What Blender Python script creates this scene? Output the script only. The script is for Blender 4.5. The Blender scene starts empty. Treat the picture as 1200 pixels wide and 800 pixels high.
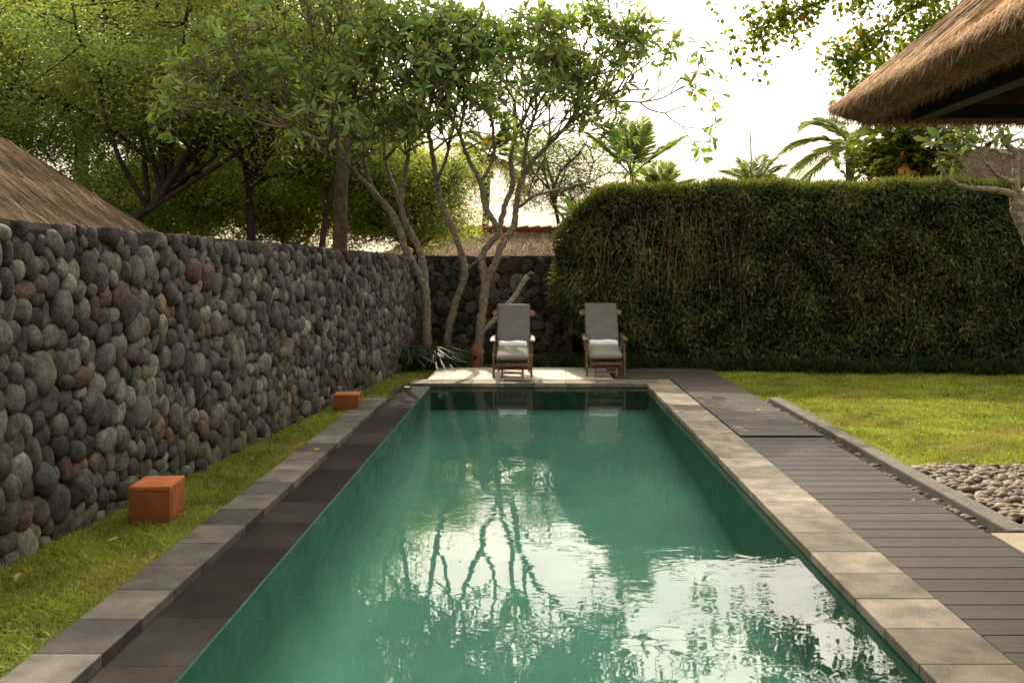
import bpy, bmesh, math, random
import numpy as np
from mathutils import Vector, Matrix

R = math.radians
scene = bpy.context.scene
COL = scene.collection
H = 1.55            # eye height
F = 1167.0          # focal length in pixels of the 1200-wide frame

def at(px, py, Y):
    """a point of the photo at depth Y, in metres"""
    return np.array([(px - 625.0) / F * Y, Y, H - (py - 313.0) / F * Y])

# ------------------------------------------------------------------ objects
def tag(o, label=None, cat=None, group=None, kind=None):
    if label: o['label'] = label
    if cat: o['category'] = cat
    if group: o['group'] = group
    if kind: o['kind'] = kind
    return o

def empty(name, loc, rz=0.0, label=None, cat=None, group=None):
    o = bpy.data.objects.new(name, None)
    COL.objects.link(o)
    o.location = loc
    o.rotation_euler = (0, 0, rz)
    o.empty_display_size = 0.2
    return tag(o, label, cat, group)

def copy_tree(o, parent=None):
    c = o.copy()
    COL.objects.link(c)
    c.parent = parent
    for ch in list(o.children):
        copy_tree(ch, c)
    return c

class MB:
    """collects geometry and links it as one mesh object"""
    def __init__(s):
        s.v = []; s.c = []; s.idx = []; s.tot = []; s.n = 0
    def add(s, v, faces, col=(1, 1, 1)):
        v = np.asarray(v, dtype=np.float64).reshape(-1, 3)
        c = np.asarray(col, dtype=np.float64)
        if c.ndim == 1:
            c = np.tile(c, (len(v), 1))
        s.v.append(v); s.c.append(c)
        if isinstance(faces, np.ndarray):
            s.idx.append((faces + s.n).ravel())
            s.tot.append(np.full(len(faces), faces.shape[1], dtype=np.int64))
        else:
            for f in faces:
                s.idx.append(np.asarray(f, dtype=np.int64) + s.n)
            s.tot.append(np.array([len(f) for f in faces], dtype=np.int64))
        s.n += len(v)
        return s
    def build(s, name, mat, parent=None, world=True, smooth=False, bevel=0.0):
        v = np.concatenate(s.v); c = np.concatenate(s.c)
        idx = np.concatenate(s.idx); tot = np.concatenate(s.tot)
        if parent is not None and world:
            p = parent
            off = Vector((0, 0, 0))
            while p is not None:
                off += p.location
                p = p.parent
            v = v - np.array(off)
        me = bpy.data.meshes.new(name)
        me.vertices.add(len(v)); me.vertices.foreach_set('co', v.astype(np.float32).ravel())
        me.loops.add(len(idx)); me.loops.foreach_set('vertex_index', idx.astype(np.int32))
        me.polygons.add(len(tot))
        me.polygons.foreach_set('loop_start', (np.cumsum(tot) - tot).astype(np.int32))
        me.polygons.foreach_set('loop_total', tot.astype(np.int32))
        me.polygons.foreach_set('use_smooth', np.full(len(tot), bool(smooth)))
        a = me.color_attributes.new('Col', 'FLOAT_COLOR', 'POINT')
        a.data.foreach_set('color', np.hstack([c, np.ones((len(c), 1))]).astype(np.float32).ravel())
        me.update(calc_edges=True)
        me.validate()
        me.materials.append(mat)
        o = bpy.data.objects.new(name, me)
        COL.objects.link(o)
        if parent is not None:
            o.parent = parent
        if bevel:
            b = o.modifiers.new('Bevel', 'BEVEL'); b.width = bevel; b.segments = 2; b.limit_method = 'ANGLE'
        return o

def unit(a):
    a = np.asarray(a, dtype=np.float64)
    return a / np.maximum(np.linalg.norm(a, axis=-1, keepdims=True), 1e-9)

BOXF = np.array([[0, 3, 2, 1], [4, 5, 6, 7], [0, 1, 5, 4], [1, 2, 6, 5], [2, 3, 7, 6], [3, 0, 4, 7]])
def box(mb, lo, hi, col=(1, 1, 1)):
    x0, y0, z0 = lo; x1, y1, z1 = hi
    mb.add([(x0, y0, z0), (x1, y0, z0), (x1, y1, z0), (x0, y1, z0),
            (x0, y0, z1), (x1, y0, z1), (x1, y1, z1), (x0, y1, z1)], BOXF, col)

def beam(mb, a, b, w, h, up=(0, 0, 1), col=(1, 1, 1)):
    a = np.array(a, float); b = np.array(b, float)
    d = unit(b - a); s = np.cross(d, up)
    s = unit(s); u = np.cross(s, d)
    s = s * w / 2; u = u * h / 2
    mb.add([a - s - u, a + s - u, a + s + u, a - s + u, b - s - u, b + s - u, b + s + u, b - s + u],
           np.array([[0, 1, 2, 3], [7, 6, 5, 4], [0, 4, 5, 1], [1, 5, 6, 2], [2, 6, 7, 3], [3, 7, 4, 0]]), col)

def tube(mb, pts, rad, sides=8, col=(1, 1, 1)):
    pts = np.asarray(pts, float); n = len(pts)
    rad = np.broadcast_to(np.asarray(rad, float), (n,))
    t = unit(np.gradient(pts, axis=0))
    ref = np.array([0.0, 0, 1]) if abs(t[0][2]) < 0.9 else np.array([1.0, 0, 0])
    u = unit(np.cross(t[0], ref))
    ang = np.arange(sides) * 2 * math.pi / sides
    rings = []
    for i in range(n):
        u = unit(u - t[i] * np.dot(u, t[i])); w = np.cross(t[i], u)
        rings.append(pts[i] + rad[i] * (np.cos(ang)[:, None] * u + np.sin(ang)[:, None] * w))
    v = np.concatenate(rings)
    i = np.arange(n - 1)[:, None] * sides; j = np.arange(sides)[None]; k = (j + 1) % sides
    f = np.stack([i + j, i + k, i + sides + k, i + sides + j], -1).reshape(-1, 4)
    mb.add(v, f, col)
    mb.add(rings[-1], [list(range(sides))], col)
    mb.add(rings[0], [list(range(sides))[::-1]], col)

def spline(ctrl, n):
    """smooth curve through control points (catmull-rom), arrays of any width"""
    c = np.asarray(ctrl, float); m = len(c)
    p = np.vstack([2 * c[0] - c[1], c, 2 * c[-1] - c[-2]])
    t = np.linspace(0, m - 1 - 1e-6, n); i = t.astype(int); u = (t - i)[:, None]
    a, b, d, e = p[i], p[i + 1], p[i + 2], p[i + 3]
    return 0.5 * (2 * b + (d - a) * u + (2 * a - 5 * b + 4 * d - e) * u ** 2 + (3 * b - a - 3 * d + e) * u ** 3)

def leaves(mb, P, D, N, L, W, col, long=False, fold=0.15, droop=0.12):
    """many leaves at once: base points P, directions D, normals N"""
    n = len(P)
    D = unit(D); S = unit(np.cross(D, N)); N = np.cross(S, D)
    L = np.broadcast_to(np.asarray(L, float), (n,))[:, None]; W = np.broadcast_to(np.asarray(W, float), (n,))[:, None]
    col = np.broadcast_to(np.asarray(col, float), (n, 3))
    if not long:
        m = P + D * L * 0.45
        a = m + S * W * 0.5 + N * W * fold; b = m - S * W * 0.5 + N * W * fold
        t = P + D * L - N * L * droop
        v = np.stack([P, a, t, b], 1).reshape(-1, 3)
        k = np.arange(n)[:, None] * 4
        f = np.concatenate([k + [0, 1, 2], k + [0, 2, 3]])
        mb.add(v, f, np.repeat(col, 4, 0))
    else:   # obovate leaf with a folded midrib
        q1 = P + D * L * 0.3; q2 = P + D * L * 0.7 - N * L * droop * 0.4; t = P + D * L - N * L * droop
        v = np.stack([P, q1 + S * W * 0.33 + N * W * fold, q1, q1 - S * W * 0.33 + N * W * fold,
                      q2 + S * W * 0.5 + N * W * fold, q2, q2 - S * W * 0.5 + N * W * fold, t], 1).reshape(-1, 3)
        k = np.arange(n)[:, None] * 8
        tri = np.concatenate([k + [0, 1, 2], k + [0, 2, 3], k + [4, 7, 5], k + [5, 7, 6]])
        quad = np.concatenate([k + [1, 4, 5, 2], k + [2, 5, 6, 3]])
        c = np.repeat(col, 8, 0)
        mb.add(v, tri, c)
        mb.idx.append((quad + mb.n - len(v)).ravel()); mb.tot.append(np.full(len(quad), 4))

def strips(mb, P, D, Wv, col):
    """thin straws / blades: base P, tip P+D, width vector Wv"""
    n = len(P)
    v = np.stack([P - Wv * 0.5, P + Wv * 0.5, P + D], 1).reshape(-1, 3)
    k = np.arange(n)[:, None] * 3
    col = np.broadcast_to(np.asarray(col, float), (n, 3))
    mb.add(v, k + [0, 1, 2], np.repeat(col, 3, 0))

def blades(mb, P, D, Wv, bend, col):
    """bent strap blades with two segments"""
    n = len(P)
    m = P + D * 0.55
    t = P + D + bend
    v = np.stack([P - Wv * 0.4, P + Wv * 0.4, m + Wv * 0.5, m - Wv * 0.5, t], 1).reshape(-1, 3)
    k = np.arange(n)[:, None] * 5
    col = np.broadcast_to(np.asarray(col, float), (n, 3))
    mb.add(v, k + [0, 1, 2, 3], np.repeat(col, 5, 0))
    mb.idx.append((k + [3, 2, 4] + mb.n - len(v)).ravel()); mb.tot.append(np.full(n, 3))

def grid_faces(nu, nv):
    i = np.arange(nu - 1)[:, None] * nv; j = np.arange(nv - 1)[None]
    return np.stack([i + j, i + nv + j, i + nv + j + 1, i + j + 1], -1).reshape(-1, 4)

def ico(sub):
    bm = bmesh.new(); bmesh.ops.create_icosphere(bm, subdivisions=sub, radius=1.0)
    bm.verts.index_update()
    v = np.array([x.co[:] for x in bm.verts]); f = np.array([[q.index for q in p.verts] for p in bm.faces])
    bm.free()
    return v, f

def varied(rng, base, n, amt=0.25, hue=0.12):
    base = np.asarray(base, float)
    k = np.clip(1 + rng.normal(0, amt, (n, 1)), 0.3, 2.0)
    return np.clip(base * k * (1 + rng.normal(0, hue, (n, 3)) * [1.2, 0.4, 0.8]), 0.003, 1)

# ------------------------------------------------------------------ materials
def new_mat(name):
    m = bpy.data.materials.new(name); m.use_nodes = True
    nt = m.node_tree; nt.nodes.clear()
    out = nt.nodes.new('ShaderNodeOutputMaterial')
    return m, nt, out

def nd(nt, t, **kw):
    n = nt.nodes.new(t)
    for k, v in kw.items():
        if k.startswith('_'):
            n.inputs[k[1:].replace('_', ' ')].default_value = v
        else:
            setattr(n, k, v)
    return n

def ramp(nt, fac, stops):
    r = nt.nodes.new('ShaderNodeValToRGB')
    e = r.color_ramp.elements
    while len(e) < len(stops): e.new(0.5)
    for k, (p, c) in enumerate(stops):
        e[k].position = p
        e[k].color = (c, c, c, 1) if not hasattr(c, '__len__') else (*c, 1)
    nt.links.new(fac, r.inputs['Fac'])
    return r.outputs['Color']

def mul(nt, a, b, mode='MULTIPLY', fac=1.0):
    m = nt.nodes.new('ShaderNodeMix'); m.data_type = 'RGBA'; m.blend_type = mode
    m.inputs[0].default_value = fac
    for s, x in ((6, a), (7, b)):
        if hasattr(x, 'is_linked') or hasattr(x, 'links'):
            nt.links.new(x, m.inputs[s])
        else:
            m.inputs[s].default_value = (*x, 1)
    return m.outputs[2]

def surface(name, base=(1, 1, 1), var=(0.7, 1.2), scale=8.0, rough=0.7, bump=0.2, bscale=40.0, stretch=(1, 1, 1),
            spec=0.3, fine=None, bdist=0.01):
    """Col attribute x base x noise, with a bump"""
    m, nt, out = new_mat(name)
    tc = nd(nt, 'ShaderNodeTexCoord'); mp = nd(nt, 'ShaderNodeMapping'); mp.inputs['Scale'].default_value = stretch
    nt.links.new(tc.outputs['Object'], mp.inputs['Vector'])
    at_ = nd(nt, 'ShaderNodeAttribute', attribute_name='Col')
    n1 = nd(nt, 'ShaderNodeTexNoise', _Scale=scale, _Detail=6.0, _Roughness=0.6)
    nt.links.new(mp.outputs[0], n1.inputs['Vector'])
    c = mul(nt, at_.outputs['Color'], base)
    c = mul(nt, c, ramp(nt, n1.outputs['Fac'], [(0.36, var[0]), (0.64, var[1])]))
    n2 = nd(nt, 'ShaderNodeTexNoise', _Scale=bscale, _Detail=5.0, _Roughness=0.65)
    nt.links.new(mp.outputs[0], n2.inputs['Vector'])
    if fine:
        c = mul(nt, c, ramp(nt, n2.outputs['Fac'], [(0.35, fine[0]), (0.65, fine[1])]))
    b = nd(nt, 'ShaderNodeBump', _Strength=bump, _Distance=bdist)
    nt.links.new(n2.outputs['Fac'], b.inputs['Height'])
    p = nd(nt, 'ShaderNodeBsdfPrincipled', _Roughness=rough)
    p.inputs['Specular IOR Level'].default_value = spec
    nt.links.new(c, p.inputs['Base Color']); nt.links.new(b.outputs[0], p.inputs['Normal'])
    nt.links.new(p.outputs[0], out.inputs['Surface'])
    return m

def leaf_mat(name, trans=0.4, tint=(1.25, 1.15, 0.45), rough=0.45, spec=0.35):
    m, nt, out = new_mat(name)
    a = nd(nt, 'ShaderNodeAttribute', attribute_name='Col')
    p = nd(nt, 'ShaderNodeBsdfPrincipled', _Roughness=rough)
    p.inputs['Specular IOR Level'].default_value = spec
    nt.links.new(a.outputs['Color'], p.inputs['Base Color'])
    t = nd(nt, 'ShaderNodeBsdfTranslucent')
    nt.links.new(mul(nt, a.outputs['Color'], tint), t.inputs['Color'])
    mx = nd(nt, 'ShaderNodeMixShader', _Fac=trans)
    nt.links.new(p.outputs[0], mx.inputs[1]); nt.links.new(t.outputs[0], mx.inputs[2])
    nt.links.new(mx.outputs[0], out.inputs['Surface'])
    return m

M = {}
M['leaf'] = leaf_mat('leaf', 0.6, (1.42, 1.36, 0.55))
M['leaf_gloss'] = leaf_mat('glossy_leaf', 0.5, (1.2, 1.2, 0.4), 0.38, 0.45)
M['hedge'] = leaf_mat('hedge_leaf', 0.35)
M['grass'] = leaf_mat('grass_blade', 0.45, (1.2, 1.1, 0.4), 0.6, 0.2)
M['bark'] = surface('bark', (1, 1, 1), (0.55, 1.3), 9, 0.85, 0.5, 30, (1, 1, 0.5), 0.2, (0.7, 1.2), 0.02)
M['pale_bark'] = surface('pale_bark', (1, 1, 1), (0.5, 1.3), 14, 0.8, 0.5, 45, (1, 1, 1.6), 0.25, (0.6, 1.25), 0.015)
M['stone'] = surface('wall_stone', (1, 1, 1), (0.5, 1.4), 11, 0.8, 0.7, 55, (1, 1, 1), 0.2, (0.6, 1.3), 0.012)
M['mortar'] = surface('mortar', (0.028, 0.024, 0.02), (0.6, 1.3), 12, 0.95, 0.6, 40, spec=0.1)
M['pebble'] = surface('pebble', (1, 1, 1), (0.75, 1.2), 25, 0.6, 0.2, 120, spec=0.3, bdist=0.003)
M['andesite'] = surface('andesite_slab', (1, 1, 1), (0.6, 1.3), 5.5, 0.75, 0.3, 110, spec=0.25, fine=(0.72, 1.2), bdist=0.003)
M['dark_stone'] = surface('wet_channel_stone', (1, 1, 1), (0.7, 1.25), 3.0, 0.8, 0.2, 120, spec=0.06, fine=(0.85, 1.1), bdist=0.003)
M['deck'] = surface('composite_deck', (1, 1, 1), (0.8, 1.15), 2.5, 0.6, 0.25, 60, (0.25, 3, 3), 0.3, (0.85, 1.12), 0.003)
M['patio'] = surface('sand_stone', (1, 1, 1), (0.85, 1.1), 2.5, 0.75, 0.2, 120, fine=(0.88, 1.08), bdist=0.002)
M['aggregate'] = surface('aggregate', (1, 1, 1), (0.75, 1.15), 6, 0.85, 0.7, 130, fine=(0.45, 1.5), bdist=0.006)
M['thatch'] = surface('thatch', (1, 1, 1), (0.6, 1.25), 5, 0.9, 0.6, 60, spec=0.1, fine=(0.7, 1.2), bdist=0.02)
M['straw'] = leaf_mat('straw', 0.15, (1.1, 1.0, 0.8), 0.8, 0.15)
M['dark_wood'] = surface('dark_wood', (0.012, 0.010, 0.009), (0.7, 1.3), 6, 0.6, 0.2, 60, (1, 1, 1), 0.3)
M['wood'] = surface('teak', (1, 1, 1), (0.65, 1.2), 20, 0.5, 0.15, 80, (1, 1, 0.3), 0.35, (0.8, 1.15), 0.003)
M['fabric'] = surface('cushion_fabric', (1, 1, 1), (0.9, 1.08), 6, 0.9, 0.25, 400, spec=0.1, fine=(0.85, 1.1), bdist=0.002)
M['towel'] = surface('towel_cloth', (1, 1, 1), (0.95, 1.03), 10, 0.95, 0.5, 300, spec=0.05, bdist=0.004)
M['terracotta'] = surface('orange_render', (1, 1, 1), (0.72, 1.15), 4, 0.85, 0.25, 90, spec=0.15, fine=(0.85, 1.1), bdist=0.004)
M['soil'] = surface('soil', (1, 1, 1), (0.6, 1.3), 3, 0.95, 0.5, 50, spec=0.1, fine=(0.7, 1.2), bdist=0.02)
M['pool_tile'] = surface('green_pool_tile', (1, 1, 1), (0.85, 1.12), 1.2, 0.5, 0.1, 40, spec=0.3, fine=(0.95, 1.05))
M['plaster'] = surface('plaster', (0.42, 0.36, 0.3), (0.85, 1.1), 3, 0.85, 0.2, 60)
M['metal'] = surface('grey_metal', (0.25, 0.25, 0.25), (0.8, 1.1), 10, 0.5, 0.1, 60)

def water_mat():
    m, nt, out = new_mat('pool_water')
    tc = nd(nt, 'ShaderNodeTexCoord')
    mp = nd(nt, 'ShaderNodeMapping'); mp.inputs['Scale'].default_value = (0.75, 1.0, 1.0)
    nt.links.new(tc.outputs['Object'], mp.inputs['Vector'])
    a = nd(nt, 'ShaderNodeTexNoise', _Scale=2.2, _Detail=1.0, _Roughness=0.4)
    b = nd(nt, 'ShaderNodeTexNoise', _Scale=11.0, _Detail=1.5, _Roughness=0.45, _Distortion=0.8)
    c = nd(nt, 'ShaderNodeTexNoise', _Scale=0.55, _Detail=2.0)
    for n in (a, b, c): nt.links.new(mp.outputs[0], n.inputs['Vector'])
    patch = ramp(nt, c.outputs['Fac'], [(0.38, 0.06), (0.57, 1.0)])
    ms = nd(nt, 'ShaderNodeMath', operation='MULTIPLY'); nt.links.new(b.outputs['Fac'], ms.inputs[0]); nt.links.new(patch, ms.inputs[1])
    s = nd(nt, 'ShaderNodeMath', operation='MULTIPLY_ADD'); nt.links.new(ms.outputs[0], s.inputs[0])
    s.inputs[1].default_value = 0.38; nt.links.new(a.outputs['Fac'], s.inputs[2])
    bp = nd(nt, 'ShaderNodeBump', _Strength=0.046, _Distance=0.05)
    nt.links.new(s.outputs[0], bp.inputs['Height'])
    fr = nd(nt, 'ShaderNodeFresnel', _IOR=1.38); nt.links.new(bp.outputs[0], fr.inputs['Normal'])
    tr = nd(nt, 'ShaderNodeBsdfTransparent'); tr.inputs['Color'].default_value = (0.80, 0.945, 0.885, 1)
    gl = nd(nt, 'ShaderNodeBsdfGlossy', _Roughness=0.0); nt.links.new(bp.outputs[0], gl.inputs['Normal'])
    mx = nd(nt, 'ShaderNodeMixShader')
    nt.links.new(fr.outputs[0], mx.inputs[0]); nt.links.new(tr.outputs[0], mx.inputs[1]); nt.links.new(gl.outputs[0], mx.inputs[2])
    nt.links.new(mx.outputs[0], out.inputs['Surface'])
    return m
M['water'] = water_mat()

# ------------------------------------------------------------------ the plan, in metres
RC_IN, RC_OUT, DECK_R = 1.51, 1.888, 2.65
LC_IN, LC_OUT, EDGE_L = -1.73, -2.01, -1.386
END_Y, END_B, NEAR_Y = 13.30, 13.81, 1.2
PATIO_B = 15.4

rng = np.random.default_rng(7)

def ground():
    mb = MB()
    x0, x1, y0, y1 = LC_IN + 0.002, RC_IN + 0.1, NEAR_Y - 0.1, END_Y + 0.1
    B = 260.0; z = -0.05
    for a, b, c, d in ((-B, x0, -B, B), (x1, B, -B, B), (x0, x1, -B, y0), (x0, x1, y1, B)):
        nx = max(2, int(min(60, (b - a) / 1.5))); ny = max(2, int(min(80, (d - c) / 1.5)))
        X, Y = np.meshgrid(np.linspace(a, b, nx), np.linspace(c, d, ny), indexing='ij')
        v = np.stack([X, Y, np.full_like(X, z)], -1).reshape(-1, 3)
        mb.add(v, grid_faces(nx, ny), (0.045, 0.055, 0.016))
    tag(mb.build('ground', M['soil']), kind='structure')
ground()

def slabs(mb, x0, x1, y0, y1, step, z1, thick, axis='y', cols=None, gap=0.004, jitter=0.0):
    """a row of slabs laid along one axis"""
    a, b = (y0, y1) if axis == 'y' else (x0, x1)
    p = a
    while p < b - 0.01:
        q = min(b, p + step)
        c = np.array(cols[rng.integers(len(cols))]) * rng.uniform(0.74, 1.15) * 0.84
        dz = rng.normal(0, jitter)
        if axis == 'y': box(mb, (x0, p + gap / 2, z1 - thick), (x1, q - gap / 2, z1 + dz), c)
        else: box(mb, (p + gap / 2, y0, z1 - thick), (q - gap / 2, y1, z1 + dz), c)
        p = q

AND_R = [(0.26, 0.215, 0.16), (0.20, 0.165, 0.122), (0.30, 0.25, 0.188), (0.135, 0.11, 0.08), (0.27, 0.225, 0.168), (0.34, 0.285, 0.215)]  # right side: same stone, lightened in colour for the sun on it
AND_L = [(0.15, 0.128, 0.106), (0.115, 0.098, 0.082), (0.085, 0.072, 0.06), (0.165, 0.142, 0.118), (0.05, 0.041, 0.033)]  # left side: the stone again, with its shade put into the colour
def pool():
    # coping: right side, far end, left side, near end
    mb = MB()
    slabs(mb, RC_IN, RC_OUT, NEAR_Y, END_Y - 0.004, 0.385, 0.0, 0.05, 'y', AND_R, jitter=0.0008)
    slabs(mb, -1.66, RC_OUT, END_Y, END_B, 0.42, 0.0, 0.05, 'x', AND_R, jitter=0.0008)
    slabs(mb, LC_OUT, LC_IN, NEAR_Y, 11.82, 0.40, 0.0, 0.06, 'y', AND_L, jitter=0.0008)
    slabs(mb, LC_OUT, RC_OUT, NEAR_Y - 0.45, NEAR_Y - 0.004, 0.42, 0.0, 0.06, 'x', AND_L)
    tag(mb.build('pool_coping', M['andesite'], bevel=0.004), kind='structure')
    mb = MB()   # overflow channel
    slabs(mb, LC_IN + 0.004, EDGE_L, NEAR_Y, END_Y, 0.56, -0.052, 0.1, 'y',
          [(0.024, 0.019, 0.014), (0.032, 0.026, 0.020), (0.018, 0.014, 0.011), (0.036, 0.029, 0.023)], gap=0.003)
    box(mb, (LC_IN - 0.06, 11.825, -0.15), (LC_IN + 0.003, END_Y - 0.004, -0.018), (0.035, 0.03, 0.024))
    tag(mb.build('overflow_channel', M['dark_stone']), kind='structure')
    # basin
    mb = MB(); g = (0.15, 0.335, 0.262)
    x0, x1, y0, y1 = EDGE_L + 0.004, RC_IN + 0.03, NEAR_Y, END_Y + 0.03
    ys = np.linspace(y0, y1, 30); zf = np.interp(ys, [y0, 4, 9, y1], [-0.95, -0.78, -0.55, -0.36])
    rows = []; cols = []
    for yy, zz in zip(ys, zf):        # a cross-section: wall, coved foot, floor, coved foot, wall
        r = min(0.30 * min(1.0, (END_Y + 0.05 - yy) / 2.5) + 0.02, -0.07 - zz); th = np.linspace(0, math.pi / 2, 9)
        L = [(x0, -0.05)] + [(x0 + r - r * math.cos(t), zz + r - r * math.sin(t)) for t in th]
        r2 = 0.06
        Rr_ = [(x1 - r2 + r2 * math.cos(t), zz + r2 - r2 * math.sin(t)) for t in th[::-1]] + [(x1, -0.05)]
        pr = L + [(x, zz) for x in np.linspace(x0 + r + .1, x1 - r2 - .1, 8)] + Rr_
        rows += [(px, yy, pz) for px, pz in pr]
        k = len(pr)
        cols += [np.array(g) * 1.12] * len(L) + [g] * 8 + [np.array(g) * 0.86] * len(Rr_)  # left wall colour lightened to make up for the weaker light there
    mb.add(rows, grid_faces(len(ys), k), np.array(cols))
    for y, z in ((y0, zf[0]), (y1, zf[-1])):
        mb.add([(x0, y, z), (x1, y, z), (x1, y, -0.05), (x0, y, -0.05)], np.array([[0, 1, 2, 3]]), (0.07, 0.16, 0.125))
    tag(mb.build('pool_basin', M['pool_tile'], smooth=True), kind='structure')
    mb = MB()
    mb.add([(x0 + 0.001, y0 + .001, -0.0555), (x1 - 0.001, y0 + .001, -0.0555), (x1 - 0.001, y1 - .001, -0.0555), (x0 + 0.001, y1 - .001, -0.0555)],
           np.array([[0, 1, 2, 3]]))
    tag(mb.build('pool_water', M['water']), kind='structure')
pool()

def paving():
    mb = MB(); P_ = 0.19
    tones = [(0.056, 0.044, 0.034), (0.044, 0.034, 0.027), (0.068, 0.054, 0.042), (0.06, 0.047, 0.036)]
    def boards(x0, x1, y0, y1, z):
        y = y0
        while y < y1 - 0.02:
            q = min(y + P_, y1); c = np.array(tones[rng.integers(4)]) * rng.uniform(0.78, 1.25)
            # board with shallow grooves: profile across y
            n = 13; t = np.linspace(y + 0.0015, q - 0.0015, n * 4 + 1)
            gz = np.where((np.arange(len(t)) % 4) < 2, 0.0, -0.0016); gz[0] = gz[-1] = -0.003
            v = np.concatenate([np.stack([np.full_like(t, x), t, z + gz], -1) for x in (x0, x1)])
            mb.add(v, grid_faces(2, len(t)), c)
            mb.add([(x0, t[0], z - .004), (x1, t[0], z - .004), (x1, t[0], z - .03), (x0, t[0], z - .03)], np.array([[3, 2, 1, 0]]), c * .5)
            for x in (x0, x1):
                mb.add([(x, t[0], z - .004), (x, t[-1], z - .004), (x, t[-1], z - .05), (x, t[0], z - .05)], np.array([[0, 1, 2, 3]]), c * .6)
            y = q
    boards(RC_OUT + 0.006, DECK_R, 0.6, 9.10, -0.004)
    boards(RC_OUT + 0.006, DECK_R, 9.12, END_B, 0.012)
    boards(1.12, DECK_R, END_B + 0.006, 15.75, 0.012)  # shaded right part of the far paving, drawn in the darker deck tones
    box(mb, (1.125, 0.6, -0.04), (DECK_R - .01, 0.61, -0.03), (0.01, 0.01, 0.01))
    box(mb, (RC_OUT + .01, 0.6, -0.046), (DECK_R - .005, END_B, -0.034), (0.012, 0.01, 0.008))
    box(mb, (1.125, END_B + .008, -0.046), (DECK_R - .005, 15.74, -0.034), (0.012, 0.01, 0.008))
    tag(mb.build('pool_deck', M['deck']), kind='structure')
    mb = MB()
    for r, (a, b) in enumerate(((END_B + .004, 14.33), (14.334, 14.86), (14.864, PATIO_B))):
        slabs(mb, -1.47, 1.112, a, b, 0.65, 0.0, 0.07, 'x', [(0.80, 0.73, 0.62), (0.76, 0.69, 0.58), (0.82, 0.75, 0.64)])  # sunlit part of the far paving, its brightness put into the pale colour
    tag(mb.build('patio', M['patio'], bevel=0.003), kind='structure')
    mb = MB()
    box(mb, (2.80, 5.86, -0.08), (2.94, 11.85, 0.004), (0.14, 0.122, 0.10))
    tag(mb.build('kerb', M['aggregate'], bevel=0.012), kind='structure')
    mb = MB()
    slabs(mb, DECK_R + .01, 7.8, 0.6, 5.80, 0.9, 0.006, 0.12, 'y', [(0.42, 0.34, 0.24), (0.39, 0.315, 0.225)])
    tag(mb.build('pavilion_terrace', M['patio'], bevel=0.006), kind='structure')
    mb = MB()   # bed under the pebbles
    mb.add([(2.655, 5.82, -0.042), (2.78, 5.82, -0.042), (2.78, 11.85, -0.042), (2.655, 11.85, -0.042)], np.array([[0, 1, 2, 3]]), (0.03, 0.026, 0.02))
    mb.add([(2.95, 5.82, -0.042), (6.2, 5.82, -0.042), (6.2, 7.8, -0.042), (2.95, 7.8, -0.042)], np.array([[0, 1, 2, 3]]), (0.05, 0.042, 0.033))
    tag(mb.build('gravel_ground', M['soil']), kind='structure')
paving()

# ------------------------------------------------------------------ pebbles
ICO1, ICO2 = ico(2), ico(3)
def stone_shape(rng, tv, p=2.5, amt=0.12):
    """a rounded irregular stone from a unit sphere"""
    v = tv / (np.sum(np.abs(tv) ** p, 1, keepdims=True) ** (1 / p))
    for k in range(3):
        d = unit(rng.normal(size=3)); v = v * (1 + amt * np.sin((tv @ d) * rng.uniform(1.2, 2.6) + rng.uniform(0, 6.28)))[:, None]
    return v

PEB = np.array([(0.30, 0.25, 0.19), (0.22, 0.18, 0.14), (0.36, 0.31, 0.24), (0.14, 0.12, 0.10), (0.26, 0.20, 0.14), (0.42, 0.37, 0.30), (0.18, 0.16, 0.14)])
def pebbles(name, x0, x1, y0, y1, n, size, zbase, seed, dark=1.0):
    rng = np.random.default_rng(seed); mb = MB(); tv, tf = ico(2)
    shapes = [stone_shape(rng, tv, 2.2, 0.08) for _ in range(12)]
    P = np.stack([rng.uniform(x0, x1, n), rng.uniform(y0, y1, n)], 1)
    for p in P:
        s = size * rng.uniform(0.65, 1.25); sc = np.array([s, s * rng.uniform(0.65, 0.9), s * rng.uniform(0.45, 0.65)])
        v = shapes[rng.integers(12)] * sc
        a = rng.uniform(0, 6.28); c, q = math.cos(a), math.sin(a)
        v = v @ np.array([[c, q, 0], [-q, c, 0], [0, 0, 1]])
        tl = rng.normal(0, 0.25); c, q = math.cos(tl), math.sin(tl)
        v = v @ np.array([[1, 0, 0], [0, c, q], [0, -q, c]])
        v = v + [p[0], p[1], zbase + sc[2] * 0.6 + rng.uniform(0, size * 0.6)]
        mb.add(v, tf, PEB[rng.integers(len(PEB))] * rng.uniform(0.5, 1.0) * dark * np.array([0.72, 0.62, 0.50]))
    return tag(mb.build(name, M['pebble'], smooth=True), kind='stuff')
tag(pebbles('pebbles', 2.96, 5.4, 5.86, 7.85, 3000, 0.042, -0.05, 3), 'bed of rounded brown and grey pebbles beside the lawn', 'pebbles')
tag(pebbles('pebbles', 2.67, 2.775, 5.86, 11.8, 360, 0.030, -0.075, 4, 0.4), 'narrow line of dark pebbles between deck and kerb', 'pebbles')

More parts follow.
